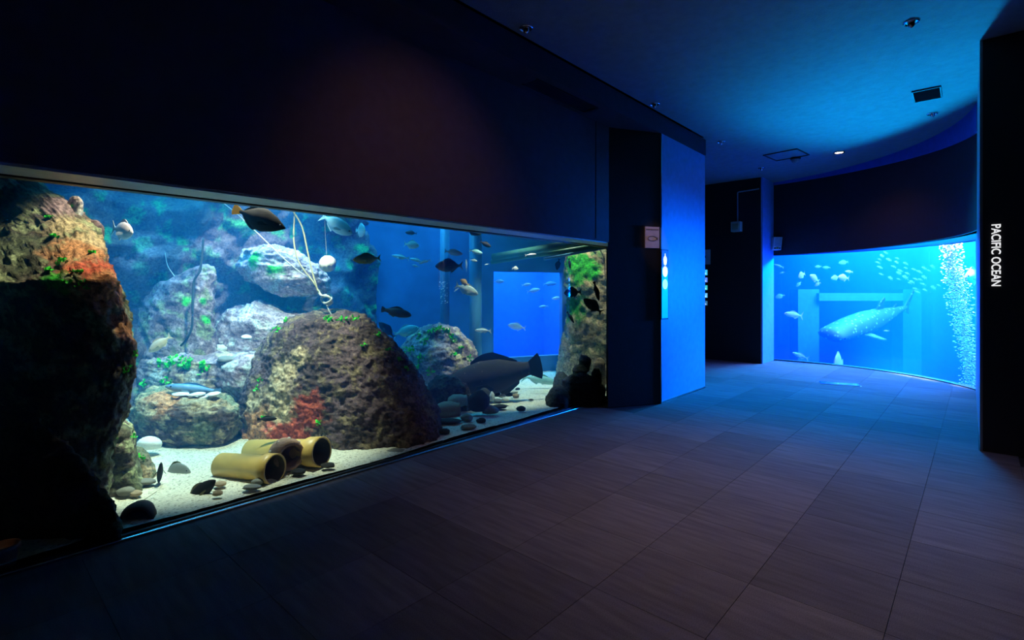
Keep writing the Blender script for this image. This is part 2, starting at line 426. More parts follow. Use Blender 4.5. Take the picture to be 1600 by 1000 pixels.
struct(mesh('wall_ocean_below', *prism(garc(GR + .0, 48, aa0, aa1) + garc(GR + .1, 48, aa0, aa1)[::-1], -2.2, -0.01), M_BLUEW))
water_o = mesh('ocean_water', *prism(garc(GR + .11, 64, aa0, aa1) + garc(GR + OB - .02, 64, aa0, aa1)[::-1], -2.19, 2.9), M_OCEAN)
tag(water_o, 'clear deep blue water filling the ocean tank', 'water', kind='stuff')

# ------------------------------------------------------------------ rock tank shell
TX0, TX1, TY1 = -1.6, 7.0, 6.4
tg = struct(mesh('window_2', *boxv(TX0, TX1, GY, GY + 0.05, 0.0, ZS + 0.1), M_GLASS), 'flat acrylic window of the rock tank')
mesh('top_gasket', *boxv(TX0, TX1, GY - .012, GY + .055, ZS - 0.02, ZS + .02), M_FRAME, tg)
mesh('jamb_gasket', *boxv(5.62, 5.66, GY - .012, GY + .055, 0, ZS), M_FRAME, tg)
sill = struct(mesh('trim_2', *boxv(TX0, 5.3, 3.395, 3.45, -0.01, 0.018), M_STEEL), 'polished steel sill along the rock tank glass')
bv = sill.modifiers.new('bevel', 'BEVEL'); bv.width = 0.012; bv.segments = 3
mesh('gasket', *boxv(TX0, 5.4, 3.43, 3.455, 0.0, 0.024), M_FRAME, sill)
struct(mesh('wall_left_end', *boxv(-4, TX0, 3.3, 3.45, 0, ZS), M_BLACK))
struct(mesh('wall_tank_left', *boxv(TX0 - .1, TX0, GY, TY1 + .1, -.3, 3.4), M_BLACK))
WL, WR = Vector((5.636, 5.544, 0)), Vector((6.748, 5.037, 0))     # window to the rear tank
we = (WR - WL).normalized(); wn = Vector((-we.y, we.x, 0))
if wn.y < 0: wn = -wn
W0 = WL - we * 2.1; W1 = WR + we * 0.28
def wseg(a, b, z0, z1, th=0.08, off=0.0):
    p, q = a + wn * off, b + wn * off; p2, q2 = p + wn * th, q + wn * th
    return prism([(p.x, p.y), (q.x, q.y), (q2.x, q2.y), (p2.x, p2.y)], z0, z1)
wz0, wz1 = 0.30, 1.665
wt = struct(mesh('wall_tank_slanted', *join(wseg(W0, WL, -.1, 3.2), wseg(WR, W1, -.1, 3.2), wseg(WL, WR, -.1, wz0), wseg(WL, WR, wz1, 3.2)), M_TANKWALL), 'slanted blue wall of the rock tank around the small window')
w3 = struct(mesh('window_3', *wseg(WL, WR, wz0, wz1, .03, .03), M_GLASS), 'small window looking through to bright blue water')
mesh('window_frame', *join(wseg(WL, WL + we * .012, wz0, wz1, .1, -.01), wseg(WR - we * .012, WR, wz0, wz1, .1, -.01), wseg(WL, WR, wz1 - .012, wz1, .1, -.01), wseg(WL, WR, wz0, wz0 + .012, .1, -.01)), M_TANKWALL, w3)
RD = 1.7
rw = struct(mesh('wall_rear_tank', *join(wseg(WL - we * .9, W1 + we * .3, -.2, 3.2, .08, RD), wseg(WL - we * .9, W1 + we * .3, -.3, -.2, RD, .08),
    prism([(p.x, p.y) for p in (WL - we * .9 + wn * .08, WL - we * .82 + wn * .08, WL - we * .82 + wn * RD, WL - we * .9 + wn * RD)], -.2, 3.2),
    prism([(p.x, p.y) for p in (W1 + we * .22 + wn * .08, W1 + we * .3 + wn * .08, W1 + we * .3 + wn * RD, W1 + we * .22 + wn * RD)], -.2, 3.2)),
    mat('rear_tank_blue', (0.01, 0.14, 0.72), .85)), 'bright blue walls of the rear tank')
TPOLY = [(TX0 + .01, GY + .055), (7.02, GY + .055), (7.02, W1.y + .1), (W1.x, W1.y - .005), (W0.x, W0.y - .005), (W0.x - .02, TY1 + .05), (TX0 + .01, TY1 + .05)]
wat = mesh('tank_water', *prism(TPOLY, -0.05, 2.3), M_WATER)
tag(wat, 'clear blue green water filling the rock tank', 'water', kind='stuff')

# ------------------------------------------------------------------ colour helpers for rock
C_BROWN = np.array((0.10, 0.065, 0.05)); C_PURP = np.array((0.20, 0.125, 0.125)); C_TAN = np.array((0.55, 0.40, 0.22))
C_RED = np.array((0.55, 0.10, 0.05)); C_GREEN = np.array((0.05, 0.55, 0.04)); C_PINK = np.array((0.46, 0.33, 0.34))
C_PALE = np.array((0.62, 0.58, 0.50)); C_OLIVE = np.array((0.16, 0.17, 0.09)); C_ORANGE = np.array((0.60, 0.26, 0.11))
def sm(a, b, x):
    t = min(1, max(0, (x - a) / (b - a))); return t * t * (3 - 2 * t)

def rock(name, label, rows, Yc, ry, pal=None, seed=0, amp=0.06, spots=(), nring=110, nz=70, cat='rock', group=None, zbot=-0.06, parent=None, strata=0.0, pw=0.82, lean=None):
    """rows = (pixel row, left column, right column); the outline gets its own depth ry along the line of sight"""
    pal = pal or (C_BROWN, C_PURP, C_TAN)
    rows = sorted(rows); rows = [tuple(map(float, r)) for r in rows]
    zlast = H + (HY - rows[-1][0]) / F * Yc
    if zbot is not None and zlast > zbot:
        rows.append((HY - (zbot - H) * F / Yc, rows[-1][1], rows[-1][2]))
    ys = np.array([r[0] for r in rows]); xl = np.array([r[1] for r in rows]); xr = np.array([r[2] for r in rows])
    y0, y1 = ys[0], ys[-1]
    size = (max(xr - xl)) / F * Yc
    wmax = max(xr - xl)
    off = Vector((seed * 7.3, seed * 3.1, seed * 1.7))
    V = []; rings = nz
    tt = np.linspace(0, 1, rings)
    tt = tt ** 1.15
    for t in tt:
        y = y0 + (y1 - y0) * t
        a = np.interp(y, ys, xl); b = np.interp(y, ys, xr)
        cx, hw = (a + b) / 2, (b - a) / 2
        dy_ = float(np.interp(y, lean[0], lean[1])) if lean else 0.0
        rr = ry * (0.25 + 0.75 * (2 * hw / wmax)) if hw > 0 else 0
        for k in range(nring):
            th = 2 * math.pi * k / nring
            c, s = math.cos(th), math.sin(th)
            c = math.copysign(abs(c) ** pw, c); s = math.copysign(abs(s) ** pw, s)
            p = atY(cx + hw * c, y, Yc + dy_)
            d = ray(cx, HY); d.z = 0; d.normalize()
            V.append(p + d * (rr * s))
    # top cap
    cen = Vector((0, 0, 0))
    for k in range(nring): cen += V[k]
    cen /= nring
    caps = []; NC = 6
    for q in range(1, NC):
        f = 1 - q / NC
        for k in range(nring):
            caps.append(cen + (V[k] - cen) * f + UP * (size * 0.02 * (1 - f)))
    V2 = caps[::-1]; # innermost first
    V2 = []
    for q in range(NC - 1, 0, -1):
        f = 1 - q / NC
        for k in range(nring): V2.append(cen + (V[k] - cen) * f + UP * (size * 0.02 * (1 - f)))
    base = len(V2); V2 = [cen + UP * (size * 0.02)] + V2 + V
    nr = NC - 1 + rings
    Fc = [(0, 1 + k, 1 + (k + 1) % nring) for k in range(nring)]
    for i in range(nr - 1):
        for k in range(nring):
            a = 1 + i * nring + k; b = 1 + i * nring + (k + 1) % nring
            Fc.append((a, a + nring, b + nring, b))
    Fc.append(tuple(1 + (nr - 1) * nring + k for k in range(nring)))
    me = bpy.data.meshes.new(name); me.from_pydata([tuple(v) for v in V2], [], Fc); me.update()
    nrm = [Vector(v.normal) for v in me.vertices]
    S = 1.0 / max(size, 0.05)
    co = []
    for i, v in enumerate(V2):
        q = v * (2.2 * S) + off
        d = noise.fractal(q, 0.9, 2.1, 3) * 0.9
        d += (noise.ridged_multi_fractal(v * (5.0 * S) + off, 0.9, 2.2, 4, 1.0, 2.0) - 1.0) * 0.35
        d += noise.fractal(v * 14.0 + off, 0.8, 2.2, 4) * 0.25 * min(1.0, 0.25 * S + .2)
        d += (0.022 * (noise.ridged_multi_fractal(v * 7.0 + off, 0.8, 2.1, 4, 1.0, 2.0) - 1.2) + 0.014 * noise.fractal(v * 26.0 + off, 0.7, 2.1, 3)) * min(1.0, size) / (amp * size)
        if strata: d += strata * math.sin((v.z + 0.25 * (v.x + v.y) + 0.06 * noise.noise(v * 5 + off)) * 42)
        co.append(v + nrm[i] * (amp * size * d))
    me.vertices.foreach_set('co', [c for v in co for c in v]); me.update()
    # pigment
    P = [proj(v) for v in co]
    sp = []
    for s in spots:
        spx, spy, srad, scol = s[:4]
        best = None
        for i, (px, py, Y) in enumerate(P):
            dd = (px - spx) ** 2 + (py - spy) ** 2
            if dd < 14 ** 2 and (best is None or Y + dd * .002 < best[0]): best = (Y + dd * .002, i)
        if best: sp.append((co[best[1]], srad / F * Yc, np.array(scol)))
    cols = []
    for i, v in enumerate(co):
        n1 = noise.fractal(v * 3.0 + off, 0.9, 2.1, 4); n2 = noise.fractal(v * 9.0 + off * 2, 0.8, 2.1, 4); n3 = noise.fractal(v * 24.0 + off * 3, 0.7, 2.1, 3)
        c = pal[0] + (pal[1] - pal[0]) * sm(-.35, .35, n1)
        if len(pal) > 2: c = c + (pal[2] - c) * sm(0.12, 0.4, n2 + 0.4 * n3)
        for (cc, rad, colr) in sp:
            m = 1 - sm(0.55, 1.15, (v - cc).length / rad + 0.45 * n2 + 0.3 * n3)
            if m > 0: c = c + (colr - c) * m
        cols.append(c)
    att = me.color_attributes.new('Col', 'FLOAT_COLOR', 'POINT')
    arr = np.ones((len(co), 4), dtype=np.float32); arr[:, :3] = np.array(cols); att.data.foreach_set('color', arr.ravel())
    # move the origin to the base
    cx = sum((v.x for v in co)) / len(co); cyy = sum((v.y for v in co)) / len(co); z0 = min(v.z for v in co)
    o = link(name, me, M_ROCK, parent, True)
    me.transform(Matrix.Translation((-cx, -cyy, -z0))); o.location = (cx, cyy, z0)
    if label: tag(o, label, cat, group)
    o['_pts'] = 0; del o['_pts']
    ROCKS[name + str(len(ROCKS))] = (o, co, P)
    return o
ROCKS = {}

M_ALGAE = mat('green_algae', (0.06, 0.75, 0.03), .6, var=.4, scale=30)
def algae(o, pts, n=26, r=0.05, size=0.02):
    """tufts of leafy green seaweed on a rock, one part of it"""
    co = None
    for (oo, c, P) in ROCKS.values():
        if oo is o: co, PP = c, P
    V, Fc = [], []
    rnd = random.Random(len(pts) * 13 + n)
    for (px, py, rp) in pts:
        best = None
        for i, (a, b, Y) in enumerate(PP):
            dd = (a - px) ** 2 + (b - py) ** 2
            if dd < 16 ** 2 and (best is None or Y + dd * .003 < best[0]): best = (Y + dd * .003, i)
        if not best: continue
        c = co[best[1]]; rad = rp / F * PP[best[1]][2]
        near = [v for v in co if (v - c).length < rad]
        if not near: near = [c]
        for _ in range(int(n * max(.5, rp / 8))):
            b = rnd.choice(near); d = Vector((rnd.uniform(-1, 1), rnd.uniform(-1, 1), rnd.uniform(.0, 1.3))).normalized()
            d = (d - FW * .4).normalized()
            s = d.cross(Vector((rnd.uniform(-1, 1), rnd.uniform(-1, 1), rnd.uniform(-1, 1)))).normalized()
            L = size * rnd.uniform(.6, 1.5); W = L * .38; k = len(V); up = s.cross(d) * L * .15
            V += [b - s * W * .5, b + s * W * .5, b + d * L * .6 + s * W + up, b + d * L, b + d * L * .6 - s * W + up]
            Fc.append((k, k + 1, k + 2, k + 3, k + 4))
    if not V: return
    a = mesh('algae', V, Fc, M_ALGAE); a['kind'] = 'stuff'
    a.parent = o; a.matrix_parent_inverse = Matrix.Translation(-o.location)
    return a

# ------------------------------------------------------------------ rock tank: bed and back wall
def sandz(x, y):
    return 0.03 + 0.02 * noise.noise(Vector((x * 1.3, y * 1.3, 0))) + 0.05 * max(0, y - 4.6) * 0.8
V, Fc = [], []
NX, NY = 170, 70
for j in range(NY + 1):
    for i in range(NX + 1):
        x = TX0 + (TX1 - TX0) * i / NX; y = GY + .05 + (TY1 - GY) * (j / NY) ** 1.3
        V.append((x, y, sandz(x, y) + 0.006 * noise.noise(Vector((x * 14, y * 14, 2)))))
for j in range(NY):
    for i in range(NX):
        a = j * (NX + 1) + i
        x, y = V[a][:2]
        if x > W0.x and (Vector((x, y, 0)) - WL).dot(wn) > -.02: continue
        Fc.append((a, a + 1, a + NX + 2, a + NX + 1))
def sand_mat():
    m, nt, b = nodes_of('sand')
    tc = nt.nodes.new('ShaderNodeTexCoord')
    vo = nt.nodes.new('ShaderNodeTexVoronoi'); vo.inputs['Scale'].default_value = 85
    nt.links.new(tc.outputs['Object'], vo.inputs['Vector'])
    cr = nt.nodes.new('ShaderNodeValToRGB'); e = cr.color_ramp.elements
    e[0].color = (0.20, 0.17, 0.11, 1); e[1].color = (0.78, 0.72, 0.56, 1)
    e.new(.3).color = (0.62, 0.56, 0.42, 1)
    nt.links.new(vo.outputs['Color'], cr.inputs[0]); nt.links.new(cr.outputs[0], b.inputs['Base Color'])
    b.inputs['Roughness'].default_value = .9
    bp = nt.nodes.new('ShaderNodeBump'); bp.inputs['Strength'].default_value = .6; bp.inputs['Distance'].default_value = .008
    nt.links.new(vo.outputs['Distance'], bp.inputs['Height']); bp.invert = True; nt.links.new(bp.outputs[0], b.inputs['Normal'])
    return m
M_SAND = sand_mat()
sand = mesh('sand_bed', V, Fc, M_SAND, smooth=True)
tag(sand, 'coarse pale sand covering the rock tank floor', 'sand', kind='stuff')

def backwall():
    V, Fc, cols = [], [], []
    NX, NZ = 190, 90
    x0, x1 = TX0, 4.0
    for j in range(NZ + 1):
        for i in range(NX + 1):
            x = x0 + (x1 - x0) * i / NX; z = -.05 + 2.9 * j / NZ
            p = Vector((x, 0, z))
            d = noise.ridged_multi_fractal(p * 1.1 + Vector((4, 2, 9)), .9, 2.1, 5, 1, 2) * .22 + noise.fractal(p * 4, .8, 2.1, 4) * .06
            V.append((x, TY1 + .1 - d, z))
            n1 = noise.fractal(p * 1.6, .9, 2.1, 4); n2 = noise.fractal(p * 5 + Vector((9, 9, 9)), .9, 2.1, 4)
            c = C_BROWN + (C_PURP * .9 - C_BROWN) * sm(-.3, .4, n1)
            c = c + (np.array((.05, .3, .06)) - c) * sm(.15, .4, n2) * .8
            c = c + (C_PINK - c) * sm(.3, .6, n1 + n2 * .5) * .25
            cols.append((*c, 1))
    for j in range(NZ):
        for i in range(NX):
            a = j * (NX + 1) + i; Fc.append((a, a + 1, a + NX + 2, a + NX + 1))
    o = mesh('wall_tank_rock', V, Fc, M_ROCK, smooth=True)
    att = o.data.color_attributes.new('Col', 'FLOAT_COLOR', 'POINT'); att.data.foreach_set('color', np.array(cols, dtype=np.float32).ravel())
    struct(o, 'craggy rock wall at the back of the rock tank')
backwall()

# ------------------------------------------------------------------ rock tank: rocks
cliff = rock('cliff_rock', 'tall craggy cliff rock with orange red upper flank, rising above the tank rim', [(258, -80, 30), (285, -80, 66), (310, -80, 100), (340, -80, 132), (352, -80, 150), (400, -80, 165), (460, -80, 190), (500, -80, 203), (540, -80, 212), (572, -80, 215), (600, -80, 206), (650, -80, 194), (700, -80, 175), (803, -80, 165)],
    3.1, .36, (C_OLIVE * .6, C_BROWN * 1.1, C_OLIVE * 2.2), 1, .025, [(150, 420, 45, C_RED), (165, 460, 40, C_ORANGE), (120, 385, 45, C_ORANGE), (110, 350, 34, C_TAN), (145, 375, 26, C_TAN), (195, 510, 26, C_ORANGE), (95, 320, 30, C_PURP * 1.6), (85, 440, 22, C_GREEN * .7)], 300, 130, strata=.006, lean=((258, 350, 440, 470, 500, 600, 700), (.62, .42, .02, .10, .14, .14, .1)))
algae(cliff, [(95, 408, 10), (120, 425, 7), (75, 420, 6), (130, 445, 7), (105, 440, 6), (85, 370, 6), (75, 340, 5), (213, 555, 7), (205, 575, 6), (195, 580, 5), (145, 395, 4)], 24, size=.018)
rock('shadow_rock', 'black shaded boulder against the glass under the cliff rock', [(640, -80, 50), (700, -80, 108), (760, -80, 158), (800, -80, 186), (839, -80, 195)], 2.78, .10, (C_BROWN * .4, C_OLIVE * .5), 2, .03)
r2 = rock('mossy_rock', 'brown mossy rock at the foot of the cliff rock', [(655, 150, 192), (665, 118, 205), (690, 100, 213), (720, 100, 215), (757, 100, 224)], 3.5, .28, (C_OLIVE * .8, C_BROWN * 1.4, C_OLIVE * 2.4), 3, .04)
algae(r2, [(165, 662, 12), (185, 664, 7), (135, 672, 6), (210, 683, 5), (178, 686, 3)], 24, size=.018)
r3 = rock('rounded_rock', 'rounded grey brown rock on sand in front of mossy rock', [(703, 205, 222), (712, 188, 234), (730, 172, 242), (744, 166, 244)], 3.68, .18, (C_OLIVE, C_BROWN * 1.8, C_TAN * .7), 4, .04)
algae(r3, [(220, 716, 7)], 26, size=.018)
shelf = rock('shelf_rock', 'wide purple rock shelf with green seaweed under pale stones', [(548, 240, 390), (556, 210, 410), (580, 203, 412), (620, 203, 412), (660, 203, 405)], 5.5, .65, (C_PURP * .9, C_PINK * .85, C_TAN), 5, .03, [(262, 572, 12, C_PALE), (300, 590, 14, C_PALE), (240, 590, 16, C_PALE)])
algae(shelf, [(265, 563, 12), (285, 565, 12), (250, 566, 8), (310, 575, 10), (320, 572, 8), (257, 595, 8), (223, 602, 7), (290, 570, 8)], 30, size=.03)
table = rock('table_rock', 'flat topped undercut rock with rusty orange crust on sand', [(613, 228, 300), (619, 212, 345), (636, 203, 370), (662, 207, 372), (684, 225, 356), (692, 245, 335)], 4.62, .42, (C_BROWN * .9, C_OLIVE * 1.2, C_TAN * .8), 6, .04, [(255, 616, 38, C_ORANGE), (320, 624, 26, C_TAN * .8), (232, 640, 14, C_TAN)])
rock('leaning_rock', 'pinkish rock leaning on the big boulder beside the table rock', [(553, 372, 425), (568, 340, 425), (596, 333, 425), (615, 356, 425), (640, 368, 425), (690, 370, 425)], 5.15, .35, (C_PURP, C_PINK * .9, C_PALE * .8), 7, .04)
big = rock('big_boulder', 'huge dome shaped boulder with red and tan crust, behind yellow pipes', [(490, 520, 562), (494, 492, 570), (502, 452, 582), (520, 428, 598), (545, 412, 622), (580, 394, 648), (615, 381, 668), (650, 372, 684), (672, 366, 688)],
    5.0, .78, (C_BROWN * .6, C_PURP * .55, C_TAN * .35), 8, .035, [(425, 690, 52, C_RED), (450, 662, 32, C_RED), (395, 700, 40, C_ORANGE), (478, 645, 28, C_RED * .8), (400, 655, 28, C_ORANGE), (440, 640, 22, C_TAN), (440, 580, 24, C_TAN * .85), (425, 610, 26, C_TAN * .9), (462, 555, 16, C_TAN * .8), (400, 625, 20, C_TAN * .8), (480, 700, 10, C_PALE)], 420, 150)
algae(big, [(535, 496, 10), (515, 497, 8), (555, 497, 7), (420, 505, 8), (405, 595, 4), (400, 606, 4), (412, 651, 4), (498, 661, 5), (590, 520, 6), (610, 545, 6), (625, 562, 5), (640, 575, 5), (569, 536, 4), (445, 500, 6), (430, 512, 7)], 22, size=.022)
right = rock('peaked_rock', 'peaked pink brown rock with bright green seaweed behind the big boulder', [(508, 675, 698), (514, 656, 714), (530, 637, 728), (550, 624, 741), (570, 620, 750), (600, 618, 756), (622, 618, 760)], 6.6, .42, (C_PURP * 1.1, C_PINK * .8, C_TAN), 9, .045)
algae(right, [(687, 510, 8), (672, 518, 8), (700, 512, 7), (710, 530, 7), (665, 535, 6), (660, 560, 7), (640, 548, 7), (630, 545, 6), (625, 550, 6), (710, 552, 4), (735, 560, 5), (655, 525, 5), (672, 580, 6), (652, 572, 4), (720, 545, 4)], 26, size=.03)
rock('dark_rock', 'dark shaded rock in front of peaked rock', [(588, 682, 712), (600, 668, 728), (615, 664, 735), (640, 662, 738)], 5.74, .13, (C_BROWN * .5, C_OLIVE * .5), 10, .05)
rock('pink_ledge', 'overhanging pale pink rock ledge on back wall with green weed', [(384, 408, 440), (394, 380, 468), (418, 376, 500), (438, 388, 512), (452, 412, 512), (463, 440, 495)], 5.85, .5, (C_PINK * .8, C_PINK * 1.2, C_PALE), 11, .06, zbot=None, spots=[(395, 405, 14, C_GREEN), (430, 420, 12, C_GREEN)])
rock('encrusted_rock', 'whitish encrusted rock on the back wall below pink ledge', [(474, 388, 415), (484, 360, 462), (500, 348, 520), (530, 342, 520), (556, 336, 520)], 5.75, .5, (C_PURP, C_PINK, C_PALE), 12, .07, zbot=.3)
rock('rear_rock', 'broad purple grey rock face behind the dark mooring line', [(420, 302, 332), (440, 245, 334), (470, 218, 333), (520, 206, 334), (560, 200, 336)], 5.35, .3, (C_PURP * .8, C_PINK * .75, C_OLIVE * 1.6), 13, .05, zbot=.2, spots=[(325, 500, 8, C_GREEN), (290, 470, 8, C_GREEN), (320, 470, 6, C_GREEN)])
rock('crest_rock', 'small pale rock knob on top of the cliff rock', [(308, 112, 124), (318, 106, 130), (332, 104, 130), (345, 100, 128)], 3.5, .08, (C_PINK, C_PALE, C_TAN), 14, .06, nring=50, nz=30, zbot=None, spots=[(112, 322, 6, C_GREEN)])
rock('crest_rock', 'purple rock knob behind the cliff rock shoulder', [(346, 138, 155), (355, 132, 162), (372, 130, 163), (390, 130, 160)], 3.5, .08, (C_PURP, C_PURP * 1.5), 15, .05, nring=50, nz=30, zbot=None)
end = rock('end_rock', 'tan and green rock face at the far end of the rock tank', [(385, 890, 990), (430, 882, 990), (480, 886, 990), (540, 876, 990), (600, 866, 990)], 7.55, .35, (C_TAN * .55, C_OLIVE * 1.3, C_TAN), 16, .05, [(905, 420, 30, C_GREEN * .6), (925, 425, 14, C_GREEN), (890, 480, 26, C_GREEN * .4)])
drk = (C_BROWN * .2, C_OLIVE * .25)
for k, (rows, Y, lb) in enumerate([
    ([(605, 866, 880), (612, 858, 888), (624, 853, 892), (634, 854, 890)], 5.98, 'black rounded stone at the glass, beside the sand clearing'),
    ([(586, 892, 918), (594, 880, 936), (610, 876, 940), (630, 876, 942)], 6.15, 'largest black rock of the heap at the far glass end'),
    ([(600, 930, 940), (608, 926, 946), (628, 924, 946)], 6.3, 'black rock in the far corner by the column'),
    ([(582, 872, 880), (590, 866, 888), (606, 864, 890)], 6.6, 'dark rock behind the black heap'),
    ([(556, 908, 918), (562, 904, 924), (572, 905, 922), (580, 908, 920)], 6.5, 'dark round stone topping the heap'),
    ([(571, 900, 912), (578, 894, 918), (586, 896, 916), (592, 898, 916)], 6.4, 'flat dark stone under the round topping stone'),
    ([(560, 932, 940), (566, 926, 946), (580, 926, 946), (600, 926, 946)], 6.9, 'grey brown rock standing by the end rock face'),
    ([(576, 928, 936), (584, 924, 940), (600, 924, 940)], 6.45, 'small dark stone leaning near the column end')]):
    rock('heap_stone', lb, rows, Y, .12 + .1 * (k < 3), drk if k != 6 else (C_BROWN, C_TAN * .5), 20 + k, .05, nring=60, nz=36, zbot=(-.05 if k in (0, 1, 2, 3, 6, 7) else None), group='black stones heaped at the far end')

# pale sand pocket on the shelf
V, Fc = [], []
for i in range(25):
    for j in range(13):
        p = atY(318 + 110 * i / 24, 553, 5.1 + .9 * j / 12); V.append((p.x, p.y, .66 + .02 * noise.noise(Vector((p.x * 6, p.y * 6, 0))) - .03 * ((i - 12) / 12) ** 4))
for i in range(24):
    for j in range(12): Fc.append((i * 13 + j, (i + 1) * 13 + j, (i + 1) * 13 + j + 1, i * 13 + j + 1))
tag(mesh('sand_pocket', V, Fc, mat('white_sand', (.85, .85, .8), .9, bump=.4), smooth=True), 'white sand pocket lying on the purple shelf', 'sand', kind='stuff')

# ------------------------------------------------------------------ rock tank: pipes, pots, stones, ropes
M_YEL = mat('yellow_pvc', (0.72, 0.46, 0.12), .4)
M_DARKIN = mat('pipe_inside', (0.10, 0.075, 0.04), .8)
M_CLAY = mat('brown_clay', (0.30, 0.17, 0.11), .8, var=.3, bump=.5)
M_TERRA = mat('terracotta', (0.42, 0.12, 0.06), .75, bump=.3)
def pipe(name, label, near, far, rn, rf, material):
    near, far = Vector(near), Vector(far); ax = (far - near); L = ax.length
    prof = [(0, rn * .88), (0, rn), (L * .16, rn * .99), (L * .22, rf), (L, rf), (L, rf * .86), (L * .2, rf * .86), (L * .14, rn * .86)]
    o = fix_normals(mesh(name, *lathe_axis((0, 0, 0), ax, prof, 40, True), material, None, True)); o.location = near
    lin = [(0.004, rn * .875), (L * .14, rn * .85), (L * .2, rf * .85), (L, rf * .85), (L, .002)]
    i = mesh('lining', *lathe_axis((0, 0, 0), ax, lin, 40), M_DARKIN, o, True)
    return tag(o, label, 'pipe')
pipe('yellow_pipe', 'yellow plastic pipe lying on sand in front of clay ring pot', atY(430, 733, 3.56), atY(346, 727, 3.72), .105, .088, M_YEL)
pipe('yellow_pipe', 'yellow plastic pipe with wide mouth leaning against the big boulder', atY(503, 706, 3.86), atY(392, 706, 4.08), .112, .095, M_YEL)
# clay ring pot with barnacles
o = atY(452, 712, 3.74); ax = (ray(470, HY) - RT * .75).normalized()
pot = fix_normals(mesh('clay_pot', *lathe_axis((0, 0, 0), ax, [(-.02, .075), (-.02, .105), (.03, .118), (.10, .112), (.15, .085), (.17, .04), (.16, .0), (.12, .03), (.08, .08), (.0, .078)], 36, True), M_CLAY, None, True))
pot.location = o; tag(pot, 'crusty brown clay pot wedged between the two yellow pipes', 'pot')
for k in range(9):
    a = k * .7; pc = ax * (.02 + .012 * k) + (ax.cross(UP).normalized() * math.cos(a) + UP * math.sin(a)) * .114
    b = mesh('barnacle', *lathe_axis(pc, pc - ax * pc.dot(ax), [(-.004, .014), (.006, .011), (.012, .005), (.004, .003)], 8), mat('barnacle', (.6, .52, .45), .8), pot)
# brown urn on its side on the right
o = atY(700, 641, 5.42); ax = (RT * .9 + FW * .25).normalized()
urn = fix_normals(mesh('clay_urn', *lathe_axis((0, 0, 0), ax, [(-.14, .001), (-.135, .04), (-.10, .075), (-.04, .095), (.04, .09), (.10, .07), (.125, .072), (.125, .055), (.09, .055), (.0, .075), (-.09, .06), (-.11, .001)], 32), mat('urn_clay', (.34, .17, .10), .75, bump=.3), None, True))
urn.location = o; tag(urn, 'rust brown clay urn on its side below the dark rock', 'urn')
o = atY(715, 626, 5.6)
u2 = fix_normals(mesh('clay_urn', *lathe_axis((0, 0, 0), ax, [(-.11, .001), (-.10, .04), (-.05, .07), (.04, .068), (.08, .055), (.10, .06), (.10, .045), (.05, .05), (-.06, .05), (-.08, .001)], 28), mat('urn_pale', (.36, .30, .22), .8, bump=.3), None, True))
u2.location = o; tag(u2, 'pale encrusted clay urn behind the rust brown urn', 'urn')
# terracotta pot at the left edge
o = atY(4, 872, 2.53)
tp = fix_normals(mesh('terracotta_pot', *lathe_axis((0, 0, -.06), (0, 0, 1), [(0, .001), (0, .045), (.06, .055), (.10, .06), (.10, .068), (.125, .068), (.125, .055), (.03, .045), (.02, .001)], 32), M_TERRA, None, True))
tp.location = o; tag(tp, 'red terracotta pot against the glass beside the shaded boulder', 'pot')
# dark pipe mouth at the foot of the shadow rock
o = atY(212, 816, 2.93); ax = (FW - RT * .5).normalized()
dp = fix_normals(mesh('dark_pot', *lathe_axis((0, 0, 0), ax, [(0, .068), (0, .085), (.08, .09), (.16, .07), (.17, .001), (.15, .001), (.12, .05), (.06, .07)], 28, False), mat('dark_clay', (.04, .03, .025), .8), None, True))
dp.location = o; tag(dp, 'dark clay pot lying at the foot of the shaded boulder', 'pot')

def stone_mesh(seed, n=3):
    bm = bmesh.new(); bmesh.ops.create_icosphere(bm, subdivisions=n, radius=1)
    off = Vector((seed * 5.1, seed * 2.3, seed))
    for v in bm.verts:
        v.co *= 1 + .22 * noise.fractal(v.co * 1.1 + off, .9, 2, 3)
        v.co.z = v.co.z if v.co.z > -.6 else -.6
    me = bpy.data.meshes.new('stone'); bm.to_mesh(me); bm.free()
    me.polygons.foreach_set('use_smooth', [True] * len(me.polygons))
    return me
STONES = [stone_mesh(k) for k in range(6)]
SM = {'dark': mat('stone_dark', (.022, .02, .018), .8, var=.4, bump=.4), 'grey': mat('stone_grey', (.22, .21, .17), .8, var=.4, bump=.4), 'pale': mat('stone_pale', (.62, .58, .48), .8, var=.3, bump=.4),
      'white': mat('stone_white', (.85, .83, .78), .7, var=.2, bump=.3), 'tan': mat('stone_tan', (.42, .30, .18), .8, var=.3, bump=.4), 'rust': mat('stone_rust', (.35, .12, .06), .8, var=.3, bump=.4)}
def stone(name, label, px, py, wpx, hpx, Y, shade, k, group, depth=None, rot=0.0, cat='stone'):
    o = bpy.data.objects.new(name, STONES[k % 6].copy() if False else STONES[k % 6]); COL.objects.link(o)
    if not STONES[k % 6].materials: STONES[k % 6].materials.append(SM['grey'])
    o.material_slots[0].link = 'OBJECT'; o.material_slots[0].material = SM[shade]
    Y = max(Y, (GY + .06 + wpx / 2 / F * Y * .85) / ray(px, HY).y)
    p = atY(px, py, Y); o.location = p
    sx = wpx / 2 / F * Y; sz = hpx / 2 / F * Y
    o.scale = (sx, depth if depth else sx * .7, sz)
    o.rotation_euler = (0, 0, math.atan2(RT.y, RT.x) + rot)
    return tag(o, label, cat, group)
def onsand(py, h): return 800 * (H - .035) / (py + h * .4 - HY)
SG = 'loose stones on the tank sand'
